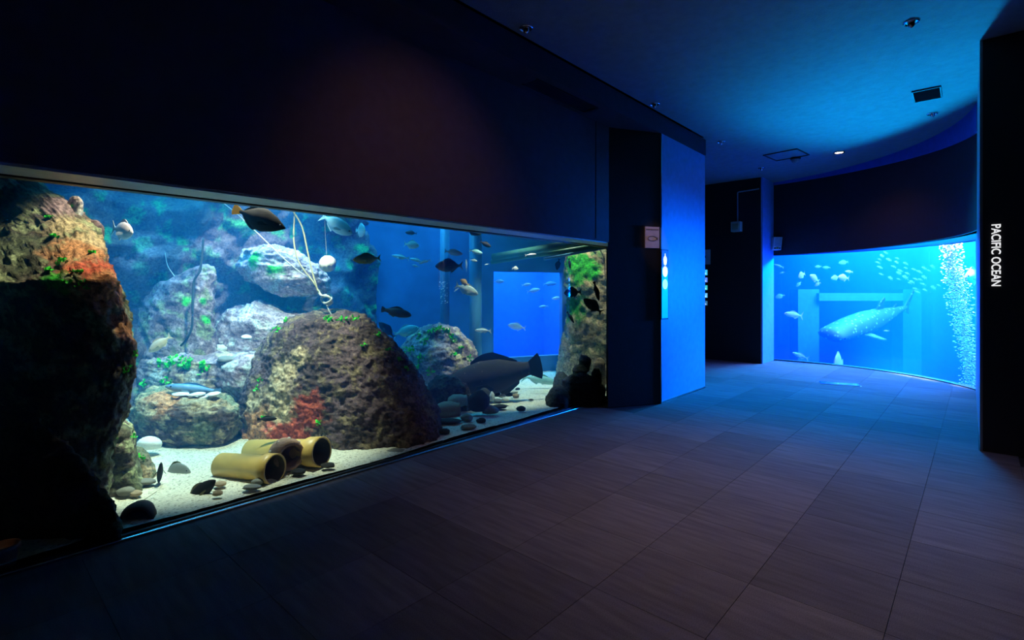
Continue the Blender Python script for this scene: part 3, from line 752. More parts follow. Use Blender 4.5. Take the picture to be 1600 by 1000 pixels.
for k, (nm, lb, px, py, wp, hp, sh) in enumerate([
    ('flat_stone', 'long flat grey stone near the sill, right of the yellow pipes', 620, 708, 40, 11, 'grey'),
    ('flat_stone', 'small flat grey stone on sand at boulder edge', 649, 684, 20, 9, 'grey'),
    ('round_stone', 'black oval stone on sand below the brown urn', 694, 675, 20, 9, 'dark'),
    ('flat_stone', 'dark slab stone lying under the brown urn', 703, 659, 34, 9, 'dark'),
    ('round_stone', 'grey green stone in front of the pale urn', 729, 655, 18, 14, 'grey'),
    ('round_stone', 'tall dark stone standing right of the urns', 748, 634, 34, 38, 'dark'),
    ('round_stone', 'dark stone leaning right of the tall dark stone', 758, 622, 26, 26, 'dark'),
    ('flat_stone', 'grey flat stone before the tall dark stone', 732, 668, 24, 9, 'grey'),
    ('round_stone', 'small dark stone right of the flat grey stone', 752, 658, 16, 9, 'dark'),
    ('round_stone', 'greenish stone before the white coral rubble', 766, 643, 26, 15, 'grey'),
    ('flat_stone', 'black leaf shaped stone before the white coral rubble', 780, 636, 22, 7, 'dark'),
    ('round_stone', 'black stone alone on the sand clearing', 814, 640, 15, 9, 'dark'),
    ('flat_stone', 'tiny dark chip on the sand clearing', 830, 625, 8, 3, 'dark'),
    ('round_stone', 'rounded tan stone at the foot of the nearer yellow pipe', 340, 772, 15, 10, 'tan'),
    ('round_stone', 'brown stone under the closed end of the yellow pipe', 344, 757, 20, 9, 'tan'),
    ('flat_stone', 'grey flat stone in front of the yellow pipe', 394, 762, 26, 9, 'grey'),
    ('round_stone', 'grey stone under the yellow pipe belly', 402, 754, 18, 10, 'grey'),
    ('flat_stone', 'dark wedge stone between the two pipe mouths', 466, 738, 24, 9, 'dark'),
    ('flat_stone', 'small dark chip before the farther yellow pipe', 512, 728, 22, 8, 'dark'),
    ('flat_stone', 'dark flat stone by the sill, right of the dark pot', 256, 812, 22, 8, 'dark'),
    ('round_stone', 'dark stone half buried at the sill', 286, 808, 20, 10, 'dark'),
    ('flat_stone', 'greenish flat stone in front of rounded rock', 228, 754, 28, 11, 'grey'),
    ('flat_stone', 'blue grey stone under the mossy rock', 196, 770, 26, 14, 'grey'),
    ('flat_stone', 'pale flat stone left of the long feeler', 212, 772, 20, 9, 'tan'),
    ('round_stone', 'dark stone at the sill near the terracotta pot', 130, 846, 40, 16, 'dark'),
    ('round_stone', 'dark low stone beside the dark pot', 170, 836, 36, 16, 'dark')]):
    stone(nm, lb, px, py - hp * .1, wp, hp, onsand(py, hp), sh, k, SG)
for k, (lb, px, py, wp, hp, Y, sh) in enumerate([
    ('large pale rounded stone on the white sand pocket', 342, 546, 28, 15, 5.35, 'pale'), ('leaning pale stone left of the large pale stone', 316, 545, 12, 15, 5.3, 'pale'),
    ('grey stone right of the large pale stone', 374, 550, 20, 10, 5.5, 'grey'), ('pale capped dark stone beside the big boulder crest', 406, 548, 24, 14, 5.4, 'tan'),
    ('white pebble on the encrusted rock', 385, 527, 16, 8, 5.2, 'white'), ('speckled grey stone at the edge of the shelf', 353, 562, 26, 12, 5.0, 'grey'), ('flat greenish stone at the shelf edge by the big boulder', 392, 560, 32, 12, 5.0, 'pale')]):
    stone('shelf_stone', lb, px, py, wp, hp, Y, sh, k + 2, 'stones on the purple shelf')
sh = stone('bleached_shell', 'bleached whitish shell rock on sand beside table rock', 234, 694, 34, 25, 4.1, 'white', 3, None, cat='shell')
for k in range(5):
    stone('coral_piece', 'flat white coral slab lying on the table rock', 282 + k * 13, 616 + (k % 2) * 4, 26, 6, 4.45 + .05 * (k % 2), 'white', k, 'white coral slabs on the table rock', .05, .4 * k, 'coral')
rnd = random.Random(4)
for k, (px, py, wp, hp, s) in enumerate([(768, 606, 16, 9, 'rust'), (781, 604, 13, 12, 'dark'), (776, 611, 10, 6, 'white'), (790, 603, 11, 10, 'dark'), (787, 611, 9, 8, 'white'), (797, 607, 12, 7, 'white'), (769, 621, 9, 18, 'white'), (777, 616, 9, 11, 'dark'), (785, 619, 12, 7, 'pale'),
        (795, 617, 12, 8, 'dark'), (803, 613, 12, 7, 'pale'), (806, 619, 11, 8, 'tan'), (790, 624, 12, 7, 'pale'), (778, 627, 14, 9, 'grey'), (803, 602, 9, 6, 'white'), (809, 608, 8, 5, 'dark')]):
    Y = onsand(py, hp) * .97
    stone('rubble_piece', {'white': 'white broken coral piece in the rubble heap', 'dark': 'black chip among the white coral rubble', 'rust': 'rust red stone at the back of the coral rubble', 'pale': 'cream shell fragment in the coral rubble heap', 'tan': 'tan shell at the right end of the coral rubble', 'grey': 'grey stone at the front of the coral rubble'}[s],
          px, py, wp, hp, Y, s, k, 'coral rubble on the sand clearing', rot=rnd.uniform(-.6, .6), cat='rubble')

M_ROPE = mat('pale_rope', (.55, .48, .28), .8, var=.2, bump=.5, bscale=200)
M_LINE = mat('thin_line', (.5, .52, .45), .6)
M_DKLINE = mat('dark_line', (.03, .06, .08), .8)
def rope(name, label, pts, r, m, cat='rope', group=None):
    P = spline([atY(*p) for p in pts], 8); o = mesh(name, *tubev(P, r, 8), m, None, True)
    return tag(o, label, cat, group)
rope('mooring_rope', 'pale thick rope hanging straight from the tank rim', [(461, 300, 5.0), (460, 340, 5.0), (459, 375, 5.0), (465, 405, 5.0), (477, 425, 5.0), (490, 441, 5.0), (497, 454, 5.0)], .008, M_ROPE)
rope('mooring_rope', 'pale rope bowed outward to the right of the straight rope', [(446, 310, 4.98), (458, 330, 4.98), (472, 355, 4.98), (481, 395, 4.98), (488, 425, 4.98), (497, 456, 4.98)], .008, M_ROPE)
rope('thin_line', 'thin pale line slanting down behind the dark filefish', [(350, 318, 5.02), (374, 338, 5.02), (402, 364, 5.02), (450, 410, 5.02), (490, 441, 5.02)], .005, M_LINE)
rope('knotted_rope', 'frayed knot tangle where the pale ropes meet', [(497, 454, 5.0), (503, 462, 4.98), (515, 460, 5.02), (518, 468, 4.98), (508, 474, 5.0), (502, 466, 5.03), (512, 463, 4.97), (519, 472, 5.0), (511, 478, 5.0)], .012, M_LINE)
rope('thin_line', 'thin line running from the knot tangle to the big boulder', [(510, 476, 5.0), (514, 485, 5.0), (520, 496, 5.0)], .006, M_LINE)
rope('thin_line', 'hair thin line holding the white ball', [(508, 300, 4.9), (508, 360, 4.9), (511, 405, 4.9)], .0018, M_LINE)
rope('dark_mooring_line', 'dark weedy line hanging before the rear rock', [(318, 372, 4.95), (313, 420, 4.95), (303, 440, 4.95), (301, 480, 4.95), (300, 510, 4.95), (293, 528, 4.95), (283, 540, 5.0)], .011, M_DKLINE, 'line')
rope('thin_line', 'faint thin line left of the dark weedy line', [(258, 395, 5.0), (262, 415, 5.0), (273, 432, 5.0)], .003, M_LINE)
rope('feeler_line', 'thin taut line crossing the sand beside mossy rock', [(192, 800, 3.1), (220, 784, 3.2), (245, 768, 3.3)], .002, mat('brown_line', (.2, .18, .1), .7), 'line')
# knobbly white ball
bm = bmesh.new(); bmesh.ops.create_icosphere(bm, subdivisions=4, radius=.078)
for v in bm.verts:
    n = v.co.normalized(); v.co *= 1 + .05 * math.sin(n.z * 22) * math.sin(math.atan2(n.y, n.x) * 9 + (int(n.z * 7) % 2) * 1.6)
me = bpy.data.meshes.new('feeding_ball'); bm.to_mesh(me); bm.free()
ball = link('feeding_ball', me, mat('ball_white', (.85, .84, .78), .6, var=.2, scale=40), None, True); ball.location = atY(512, 412, 4.9)
tag(ball, 'knobbly white ball hanging beside the pale ropes', 'ball')
# stand pipes and struts
M_STAND = mat('stand_pipe', (.07, .24, .40), .5)
for px, wpx, lb in ((695, 15, 'pale blue vertical standpipe left of the small window'), (743, 20, 'wider pale blue standpipe nearest the small window')):
    q = atY(px, HY, 7.1); 
    # stand it just in front of the slanted wall
    r = wpx / 2 / F * 7.0
    for it in range(60):
        d = (Vector((q.x, q.y, 0)) - WL).dot(wn)
        q = atY(px, HY, 7.1 - .02 * it)
        if (Vector((q.x, q.y, 0)) - WL).dot(wn) < -r - .03: break
    tag(mesh('standpipe', *tubev([(q.x, q.y, .02), (q.x, q.y, 1.2), (q.x, q.y, 2.4)], r, 20), M_STAND, None, True), lb, 'pipe')
M_GPIPE = mat('green_pipe', (.05, .20, .14), .5)
for k, (a, b, r, lb) in enumerate([((770, 402, 7.0), (950, 371, 6.4), .05, 'thick green overhead pipe under the water surface'), ((768, 409, 7.1), (950, 382, 6.5), .035, 'dark green overhead pipe below the thick one'), ((850, 405, 6.9), (950, 386, 6.5), .018, 'thin pale overhead pipe at the far end')]):
    tag(mesh('overhead_pipe', *tubev([atY(*a), atY(*b)], r, 16), M_GPIPE if k < 2 else M_STAND, None, True), lb, 'pipe')
rope('thin_line', 'thin pale line dangling at the far glass corner', [(937, 390, 6.5), (944, 405, 6.5), (946, 440, 6.5)], .005, M_LINE)

# ------------------------------------------------------------------ fish
def fish_mat(name, back, belly, rough=.45, spots=0.0, spotcol=(.6, .6, .6), sscale=14):
    if name in MATS: return MATS[name]
    m, nt, b = nodes_of(name)
    tc = nt.nodes.new('ShaderNodeTexCoord'); sx = nt.nodes.new('ShaderNodeSeparateXYZ'); nt.links.new(tc.outputs['Object'], sx.inputs[0])
    nz = nt.nodes.new('ShaderNodeTexNoise'); nz.inputs['Scale'].default_value = 9; nt.links.new(tc.outputs['Object'], nz.inputs['Vector'])
    ad = nt.nodes.new('ShaderNodeMath'); ad.operation = 'MULTIPLY_ADD'; ad.inputs[1].default_value = .12; nt.links.new(nz.outputs['Fac'], ad.inputs[0]); nt.links.new(sx.outputs['Z'], ad.inputs[2])
    mr = nt.nodes.new('ShaderNodeMapRange'); mr.inputs[1].default_value = -.02; mr.inputs[2].default_value = .16; nt.links.new(ad.outputs[0], mr.inputs[0])
    mx = nt.nodes.new('ShaderNodeMix'); mx.data_type = 'RGBA'; mx.inputs[6].default_value = (*belly, 1); mx.inputs[7].default_value = (*back, 1)
    nt.links.new(mr.outputs[0], mx.inputs[0]); last = mx.outputs[2]
    if spots:
        vo = nt.nodes.new('ShaderNodeTexVoronoi'); vo.inputs['Scale'].default_value = sscale; nt.links.new(tc.outputs['Object'], vo.inputs['Vector'])
        ls = nt.nodes.new('ShaderNodeMath'); ls.operation = 'LESS_THAN'; ls.inputs[1].default_value = spots; nt.links.new(vo.outputs['Distance'], ls.inputs[0])
        m2 = nt.nodes.new('ShaderNodeMix'); m2.data_type = 'RGBA'; m2.inputs[7].default_value = (*spotcol, 1)
        nt.links.new(ls.outputs[0], m2.inputs[0]); nt.links.new(last, m2.inputs[6]); last = m2.outputs[2]
    nt.links.new(last, b.inputs['Base Color']); b.inputs['Roughness'].default_value = rough
    return m
PROF = {
 'bream': ([(.5, .008), (.46, .05), (.38, .10), (.25, .15), (.08, .172), (-.08, .15), (-.2, .10), (-.3, .045), (-.37, .033)], .42),
 'grouper': ([(.5, .015), (.45, .06), (.33, .105), (.12, .135), (-.08, .12), (-.22, .08), (-.32, .055), (-.38, .05)], .62),
 'filefish': ([(.5, .012), (.44, .05), (.3, .13), (.1, .2), (-.05, .19), (-.2, .10), (-.3, .04), (-.37, .03)], .34),
 'jack': ([(.5, .006), (.44, .045), (.3, .082), (.08, .098), (-.12, .08), (-.27, .035), (-.38, .016)], .55),
 'disc': ([(.5, .012), (.45, .10), (.34, .22), (.12, .31), (-.08, .28), (-.22, .16), (-.31, .05), (-.36, .04)], .3),
}
def plate(poly, th):
    """thin fin in the x-z plane"""
    n = len(poly); V = [(x, -th, z) for x, z in poly] + [(x, th, z) for x, z in poly]
    Fc = [tuple(range(n)), tuple(range(n, 2 * n))[::-1]] + [(i, n + i, n + (i + 1) % n, (i + 1) % n) for i in range(n)]
    return V, Fc
FM = {}
def fish_meshes(sp):
    if sp in FM: return FM[sp]
    prof, th = PROF[sp]
    xs = np.array([p[0] for p in prof])[::-1]; hs = np.array([p[1] for p in prof])[::-1]
    NR, NS = 26, 16; V, Fc = [], []
    for i in range(NR):
        x = .5 - (.5 + .37) * (i / (NR - 1)) ** 1.0; h = float(np.interp(x, xs, hs))
        for k in range(NS):
            a = 2 * math.pi * k / NS
            z = h * math.sin(a); y = h * th * math.cos(a) * (1 - .25 * abs(math.sin(a)))
            V.append((x, y, z + (.012 if x > .3 else 0) * 0))
    for i in range(NR - 1):
        for k in range(NS): Fc.append((i * NS + k, (i + 1) * NS + k, (i + 1) * NS + (k + 1) % NS, i * NS + (k + 1) % NS))
    Fc.append(tuple(range(NS))[::1]); Fc.append(tuple(range((NR - 1) * NS, NR * NS))[::-1])
    def mk(nm, v, f, smooth=False):
        me = bpy.data.meshes.new(nm); me.from_pydata([tuple(p) for p in v], [], f); me.update()
        bm = bmesh.new(); bm.from_mesh(me); bmesh.ops.recalc_face_normals(bm, faces=bm.faces); bm.to_mesh(me); bm.free()
        if smooth: me.polygons.foreach_set('use_smooth', [True] * len(me.polygons))
        me.materials.append(M_BLACK); return me
    H_ = lambda x: float(np.interp(x, xs, hs))
    d = {'body': mk('body', V, Fc, True)}
    if sp in ('bream', 'jack'):
        t = [(-.35, .03), (-.40, .06), (-.5, .15), (-.47, .08), (-.435, 0), (-.47, -.08), (-.5, -.15), (-.40, -.06), (-.35, -.03)]
    else:
        t = [(-.34, .035), (-.40, .065), (-.48, .10), (-.5, .06), (-.505, 0), (-.5, -.06), (-.48, -.10), (-.40, -.065), (-.34, -.035)]
    d['tail_fin'] = mk('tail_fin', *plate(t, .004))
    if sp == 'filefish':
        dors = [(.0, H_(.0) * .9)] + [(.0 - .3 * k / 6, H_(.0 - .3 * k / 6) + .05 * math.sin(math.pi * (k + .5) / 7)) for k in range(7)] + [(-.3, H_(-.3) * .6)]
        anal = [(x, -z) for x, z in dors]
    else:
        dors = [(.22, H_(.22) * .85)] + [(.2 - .46 * k / 8, H_(.2 - .46 * k / 8) + (.055 if k < 5 else .04) * math.sin(math.pi * (k + .8) / 9.5)) for k in range(9)] + [(-.26, H_(-.26) * .6)]
        anal = [(-.02, -H_(-.02) * .85), (-.06, -H_(-.06) - .05), (-.14, -H_(-.14) - .035), (-.24, -H_(-.24) - .02), (-.26, -H_(-.26) * .6)]
    d['dorsal_fin'] = mk('dorsal_fin', *plate(dors, .004)); d['anal_fin'] = mk('anal_fin', *plate(anal, .004))
    hy = H_(.2) * th
    pec = []
    for s in (-1, 1):
        b = Vector((.2, s * hy * .92, -.03)); V = [b, b + Vector((.0, 0, -.03)), b + Vector((-.13, s * .06, -.07)), b + Vector((-.15, s * .07, -.03)), b + Vector((-.1, s * .045, .005))]
        W = [v + Vector((0, s * .006, 0)) for v in V]
        pec.append((V + W, [(0, 1, 2, 3, 4), (9, 8, 7, 6, 5)] + [(i, 5 + i, 5 + (i + 1) % 5, (i + 1) % 5) for i in range(5)]))
    d['pectoral_fin'] = [mk('pectoral_fin', *p) for p in pec]
    hx = .40; ey = H_(hx) * th * .82
    d['eye'] = []
    for s in (-1, 1):
        d['eye'].append(mk('eye', *lathe_axis((hx, s * ey, H_(hx) * .3), (0, s, 0), [(-.01, .02), (.002, .019), (.009, .012), (.012, .001)], 12), True))
    FM[sp] = d; return d
M_EYE = mat('fish_eye', (.01, .01, .012), .15)
def setmat(o, m):
    o.material_slots[0].link = 'OBJECT'; o.material_slots[0].material = m
def fish(name, label, sp, head, tail, body, fin=None, group=None, hs=1.0, tailm=None, detail=True, ts=1.0, roll=0.0, flip=1):
    h, t = atY(*head), atY(*tail); x = h - t; L = x.length; x.normalize()
    y = UP.cross(x); y.normalize(); z = x.cross(y) * flip; y = y * flip
    M = Matrix((( x.x, y.x, z.x), (x.y, y.y, z.y), (x.z, y.z, z.z))).to_4x4()
    if roll: M = M @ Matrix.Rotation(roll, 4, 'X')
    d = fish_meshes(sp)
    o = bpy.data.objects.new(name, d['body']); COL.objects.link(o); setmat(o, body)
    o.matrix_world = Matrix.Translation((h + t) / 2) @ M @ Matrix.Diagonal((L, L * ts, L * hs, 1))
    fin = fin or body
    parts = [('tail_fin', d['tail_fin'], tailm or fin), ('dorsal_fin', d['dorsal_fin'], fin), ('anal_fin', d['anal_fin'], fin)]
    if detail: parts += [('pectoral_fin', m, fin) for m in d['pectoral_fin']] + [('eye', m, M_EYE) for m in d['eye']]
    for nm, me, mm in parts:
        p = bpy.data.objects.new(nm, me); COL.objects.link(p); p.parent = o; setmat(p, mm)
    return tag(o, label, 'fish', group)
FB = fish_mat('fish_black', (.006, .006, .005), (.016, .014, .01), .85)
FDK = fish_mat('fish_dark_blue', (.02, .035, .05), (.10, .13, .14))
FSIL = fish_mat('fish_silver', (.30, .38, .38), (.75, .80, .76))
FWH = fish_mat('fish_white', (.62, .60, .55), (.88, .88, .85))
FPK = fish_mat('fish_pink', (.72, .50, .44), (.88, .80, .76))
FOL = fish_mat('fish_olive', (.10, .12, .02), (.30, .26, .05))
FBR = fish_mat('fish_brown', (.10, .07, .05), (.30, .24, .18))
FTEAL = fish_mat('fish_teal', (.16, .42, .42), (.45, .70, .66))
FBL = fish_mat('fish_blue', (.05, .18, .35), (.25, .40, .50))
FGR = fish_mat('fish_grey', (.22, .24, .22), (.40, .42, .38))
FYF = fish_mat('fin_yellow', (.85, .58, .06), (.85, .58, .06))
_nt = FYF.node_tree; _tr = _nt.nodes.new('ShaderNodeBsdfTranslucent'); _tr.inputs['Color'].default_value = (.95, .65, .08, 1)
_mx = _nt.nodes.new('ShaderNodeMixShader'); _mx.inputs[0].default_value = .55
_nt.links.new(_nt.nodes['Principled BSDF'].outputs[0], _mx.inputs[1]); _nt.links.new(_tr.outputs[0], _mx.inputs[2]); _nt.links.new(_mx.outputs[0], _nt.nodes['Material Output'].inputs['Surface'])
FOR = fish_mat('fish_orange', (.75, .42, .16), (.85, .62, .35))
FYB = fish_mat('fish_cream', (.60, .50, .38), (.80, .66, .40))

fish('filefish', 'large black filefish with yellow tail near the tank rim', 'filefish', (446, 357, 3.75), (364, 326, 3.75), FB, FB, tailm=FYF, hs=1.05)
fish('wrasse', 'black fish with drooping tail hovering over sand by yellow pipe', 'bream', (337, 750, 3.35), (286, 790, 3.35), FB, fish_mat('fin_olive', (.14, .12, .05), (.14, .12, .05)), hs=1.0)
fish('wrasse', 'thin black fish seen head-on beside rounded rock', 'bream', (252, 722, 3.45), (247, 762, 3.55), FB, hs=.55)
fish('disc_fish', 'pale grey see-through disc shaped fish above the sand', 'disc', (298, 737, 3.7), (253, 740, 3.75), FGR, FOL, hs=.95)
fish('pink_bream', 'plump pinkish white fish beside the cliff rock', 'bream', (208, 364, 3.95), (175, 356, 4.05), FPK, hs=1.55, ts=1.5)
fish('cream_rockfish', 'cream yellow fish swimming down to the purple shelf', 'bream', (232, 550, 4.5), (268, 524, 4.55), FYB, hs=1.05)
fish('blue_grouper', 'big blue grey fish resting over the table rock', 'grouper', (258, 604, 4.55), (345, 612, 4.75), FBL, hs=.75)
fish('small_goby', 'small black fish in front of the red crust of the boulder', 'grouper', (433, 654, 3.95), (402, 655, 3.95), FB, hs=.9)
fish('striped_fish', 'brown fish with light flank swimming above the big boulder', 'grouper', (643, 493, 5.2), (596, 483, 5.25), FBR, hs=1.05)
fish('dark_bream', 'dark bream half hidden behind the striped fish', 'bream', (592, 503, 5.9), (617, 528, 5.95), FDK, hs=1.05)
fish('teal_bream', 'pale teal bream behind the peaked rock crest', 'bream', (655, 512, 6.5), (614, 523, 6.5), FTEAL, hs=1.15)
fish('olive_fish', 'olive green fish alone in open blue water', 'bream', (551, 406, 5.0), (596, 403, 5.1), FOL, hs=1.05)
fish('pale_bream', 'hazy pale blue bream near the rim, right of ropes', 'bream', (551, 366, 5.6), (501, 336, 5.7), FTEAL, hs=1.1)
fish('distant_bream', 'hazy round fish right of the hazy pale blue bream', 'disc', (571, 360, 6.0), (556, 360, 6.2), FTEAL, detail=False)
GS = 'silvery breams in front of the slanted wall'
for hd, tl, sp, mt, lb, hs in [
    ((723, 397, 6.2), (694, 392, 6.2), 'bream', FWH, 'bright white bream crossing the left standpipe', .9),
    ((680, 416, 6.1), (724, 415, 6.2), 'bream', FDK, 'large dark bream with pale tail before left standpipe', 1.25),
    ((728, 405, 6.4), (729, 424, 6.5), 'bream', FWH, 'white bream turned away beside the large dark bream', .9),
    ((747, 460, 6.3), (711, 445, 6.3), 'bream', FSIL, 'silvery teal bream below the small orange fish', 1.15),
    ((719, 437, 6.1), (733, 446, 6.2), 'bream', FOR, 'small orange fish above the silvery teal bream', 1.3),
    ((709, 456, 6.4), (717, 450, 6.4), 'jack', FWH, 'tiny white fish left of the silvery teal bream', 1.0),
    ((655, 384, 6.3), (631, 381, 6.4), 'bream', FTEAL, 'hazy teal bream left of the standpipes', 1.2),
    ((633, 363, 6.4), (652, 365, 6.4), 'bream', FDK, 'dim bream just under the rim left of standpipes', 1.0),
    ((612, 399, 6.5), (640, 404, 6.5), 'jack', FTEAL, 'faint slender fish left of the white bream', 1.1),
    ((640, 404, 6.6), (662, 409, 6.6), 'jack', FTEAL, 'faint slender fish below the hazy teal bream', 1.1),
    ((654, 412, 6.4), (674, 406, 6.4), 'jack', FSIL, 'faint curved silver fish beside the large dark bream', .9),
    ((644, 414, 6.6), (655, 417, 6.6), 'bream', FTEAL, 'very faint little fish under the slender ones', .9),
    ((767, 386, 6.3), (750, 377, 6.3), 'bream', FB, 'small black fish under the rim by the wider standpipe', 1.1),
    ((751, 366, 6.2), (729, 361, 6.2), 'bream', FDK, 'dark fish cut by the tank rim', 1.2),
    ((754, 396, 6.5), (733, 391, 6.5), 'bream', FTEAL, 'hazy teal bream right of the white bream', 1.0),
    ((746, 408, 6.6), (735, 406, 6.6), 'bream', FSIL, 'little pale fish on the wider standpipe', 1.1),
    ((757, 414, 6.6), (764, 412, 6.6), 'jack', FSIL, 'small pale fish right of the wider standpipe', 1.1),
    ((742, 516, 6.6), (768, 517, 6.6), 'jack', FSIL, 'pale slim striped fish left of the small window', 1.2),
    ((838, 397, 6.3), (820, 399, 6.3), 'jack', FWH, 'white slim fish below the overhead pipes', .9),
    ((810, 420, 6.6), (800, 419, 6.65), 'bream', FWH, 'white fish facing out above the small window', 1.6)]:
    fish('bream' if sp == 'bream' else 'slim_fish', lb, sp, hd, tl, mt, None, GS, hs, detail=abs(hd[0] - tl[0]) > 22)
GW = 'fish seen through the small window'
for hd, tl, mt, lb, hs, sp in [
    ((788, 440, 8.3), (770, 440, 8.3), FWH, 'white fish at the upper corner of the small window', 1.0, 'bream'),
    ((830, 444, 8.7), (815, 446, 8.7), FPK, 'pinkish fish in the small window', 1.0, 'bream'),
    ((844, 452, 8.7), (823, 456, 8.7), FWH, 'pale arched fish below the pinkish one', .9, 'bream'),
    ((862, 467, 8.8), (880, 465, 8.8), FWH, 'white fish leaving the small window', .9, 'bream'),
    ((842, 480, 9.0), (857, 478, 9.0), FSIL, 'dim fish in the middle of the small window', .9, 'bream'),
    ((793, 508, 8.4), (822, 513, 8.4), FSIL, 'large dim bream low in the small window', 1.1, 'bream'),
    ((870, 443, 9.1), (848, 444, 9.1), FBL, 'bluish fish near the top of the small window', 1.0, 'bream')]:
    fish('window_bream', lb, sp, hd, tl, mt, None, GW, hs, detail=False)
GD = 'dark fish before the end rock'
for hd, tl, sp, lb, hs in [
    ((881, 458, 6.5), (909, 456, 6.5), 'bream', 'plump black bream beside the small window', 1.5),
    ((912, 467, 6.4), (941, 489, 6.4), 'bream', 'black bream with forked tail by the glass end', 1.25),
    ((936, 470, 6.35), (928, 440, 6.35), 'grouper', 'slim black fish diving above the forked bream', .8),
    ((870, 422, 6.8), (874, 404, 6.8), 'bream', 'small black fish upright above the window corner', 1.2),
    ((891, 420, 6.9), (889, 404, 6.9), 'grouper', 'narrow black fish upright by the green weed', .9),
    ((897, 505, 6.7), (886, 487, 6.7), 'grouper', 'thin black fish slanting below the plump bream', .8)]:
    fish('black_bream', lb, sp, hd, tl, FB, None, GD, hs)
fish('giant_grouper', 'huge dark grouper resting beside the peaked rock, tail to window', 'grouper', (694, 606, 6.0), (846, 571, 6.25), fish_mat('grouper_skin', (.014, .012, .013), (.035, .027, .025), .9, spots=.12, spotcol=(.09, .06, .05)), fish_mat('grouper_fin', (.012, .016, .022), (.012, .016, .022)), hs=1.35, ts=1.2)
fish('teal_wrasse', 'pale green fish lying on the bottom behind giant grouper', 'jack', (872, 598, 6.9), (815, 588, 6.9), FTEAL, hs=1.1)

# ------------------------------------------------------------------ ocean tank contents
M_PALEC = M_PALEBLUE
def vbox(px0, px1, z0, z1, Y, th=.4):
    a, b = atY(px0, HY, Y), atY(px1, HY, Y)
    a2, b2 = a + FW * th, b + FW * th
    return prism([(a.x, a.y), (b.x, b.y), (b2.x, b2.y), (a2.x, a2.y)], z0, z1)
def zat(py, Y): return H + (HY - py) / F * Y
bm_ = struct(mesh('trim_3', *vbox(1280, 1411, zat(470, 11.4), zat(458, 11.4), 11.4, .35), M_PALEC), 'pale blue horizontal beam inside the ocean tank')
for k, (a, b, Y) in enumerate([(1247, 1280, 11.5), (1411, 1440, 11.6)]):
    struct(mesh('trim_%d' % (4 + k), *vbox(a, b, -2.15, zat(452 if k == 0 else 452, Y), Y, .35), M_PALEC if k == 0 else mat('mid_blue_pillar', (.03, .32, .85), .8)), 'pale blue pillar inside the ocean tank')

def whale_shark():
    prof = [(.5, .02, .05), (.49, .04, .085), (.46, .055, .10), (.38, .075, .105), (.25, .098, .105), (.08, .105, .10), (-.08, .088, .08), (-.22, .055, .05), (-.34, .03, .028), (-.42, .018, .018)]
    xs = np.array([p[0] for p in prof])[::-1]; hz = np.array([p[1] for p in prof])[::-1]; hy = np.array([p[2] for p in prof])[::-1]
    NR, NS = 44, 24; V, Fc = [], []
    for i in range(NR):
        x = .5 - .92 * i / (NR - 1); a_, b_ = np.interp(x, xs, hz), np.interp(x, xs, hy)
        for k in range(NS):
            a = 2 * math.pi * k / NS; s, c = math.sin(a), math.cos(a)
            V.append((x, b_ * c, a_ * s * (1.0 if s > 0 else .8) + (.02 * max(0, -x) * 2)))
    for i in range(NR - 1):
        for k in range(NS): Fc.append((i * NS + k, (i + 1) * NS + k, (i + 1) * NS + (k + 1) % NS, i * NS + (k + 1) % NS))
    Fc.append(tuple(range(NS))); Fc.append(tuple(range((NR - 1) * NS, NR * NS))[::-1])
    m = fish_mat('shark_skin', (.04, .14, .26), (.14, .34, .52), .6, .24, (.42, .72, .88), 30)
    h, t = atY(1292, 526, 10.4), atY(1424, 480, 11.4); x = (h - t).normalized(); L = (h - t).length
    y = UP.cross(x).normalized(); z = x.cross(y)
    o = fix_normals(mesh('whale_shark', V, Fc, m, None, True))
    o.matrix_world = Matrix.Translation((h + t) / 2) @ Matrix(((x.x, y.x, z.x), (x.y, y.y, z.y), (x.z, y.z, z.z))).to_4x4() @ Matrix.Rotation(-.25, 4, 'X') @ Matrix.Diagonal((L, L * .95, L * .92, 1))
    def part(nm, poly, th=.006):
        return fix_normals(mesh(nm, *plate(poly, th), m, o))
    part('dorsal_fin', [(-.04, .085), (-.09, .16), (-.125, .185), (-.135, .17), (-.125, .12), (-.135, .07)])
    part('second_dorsal_fin', [(-.25, .05), (-.285, .085), (-.30, .08), (-.295, .04)], .004)
    part('tail_fin', [(-.39, .02), (-.44, .08), (-.5, .18), (-.505, .165), (-.47, .06), (-.455, .02), (-.47, -.03), (-.48, -.06), (-.44, -.03), (-.39, -.005)])
    for s in (-1, 1):
        b = [Vector(p) for p in ((.24, s * .085, -.03), (.15, s * .09, -.04), (.08, s * .16, -.085), (.065, s * .175, -.095), (.10, s * .165, -.09), (.17, s * .13, -.06))]
        q = [p + Vector((0, 0, .012)) for p in b]; n = 6
        fix_normals(mesh('pectoral_fin', b + q, [tuple(range(n)), tuple(range(n, 2 * n))[::-1]] + [(i, n + i, n + (i + 1) % n, (i + 1) % n) for i in range(n)], m, o))
    mp = [Vector((.492 - .10 * abs(k / 8) ** 1.6, .09 * k / 8, -.012)) for k in range(-8, 9)]
    mesh('mouth', *tubev(mp, .006, 6), mat('shark_mouth', (.02, .08, .12), .8), o)
    for s in (-1, 1): mesh('eye', *lathe_axis((.44, s * .097, .0), (0, s, 0), [(-.006, .01), (.004, .009), (.007, .002)], 10), M_EYE, o)
    return tag(o, 'spotted whale shark gliding under the pale blue beam', 'shark')
whale_shark()
OG = 'white fish near the ocean glass'
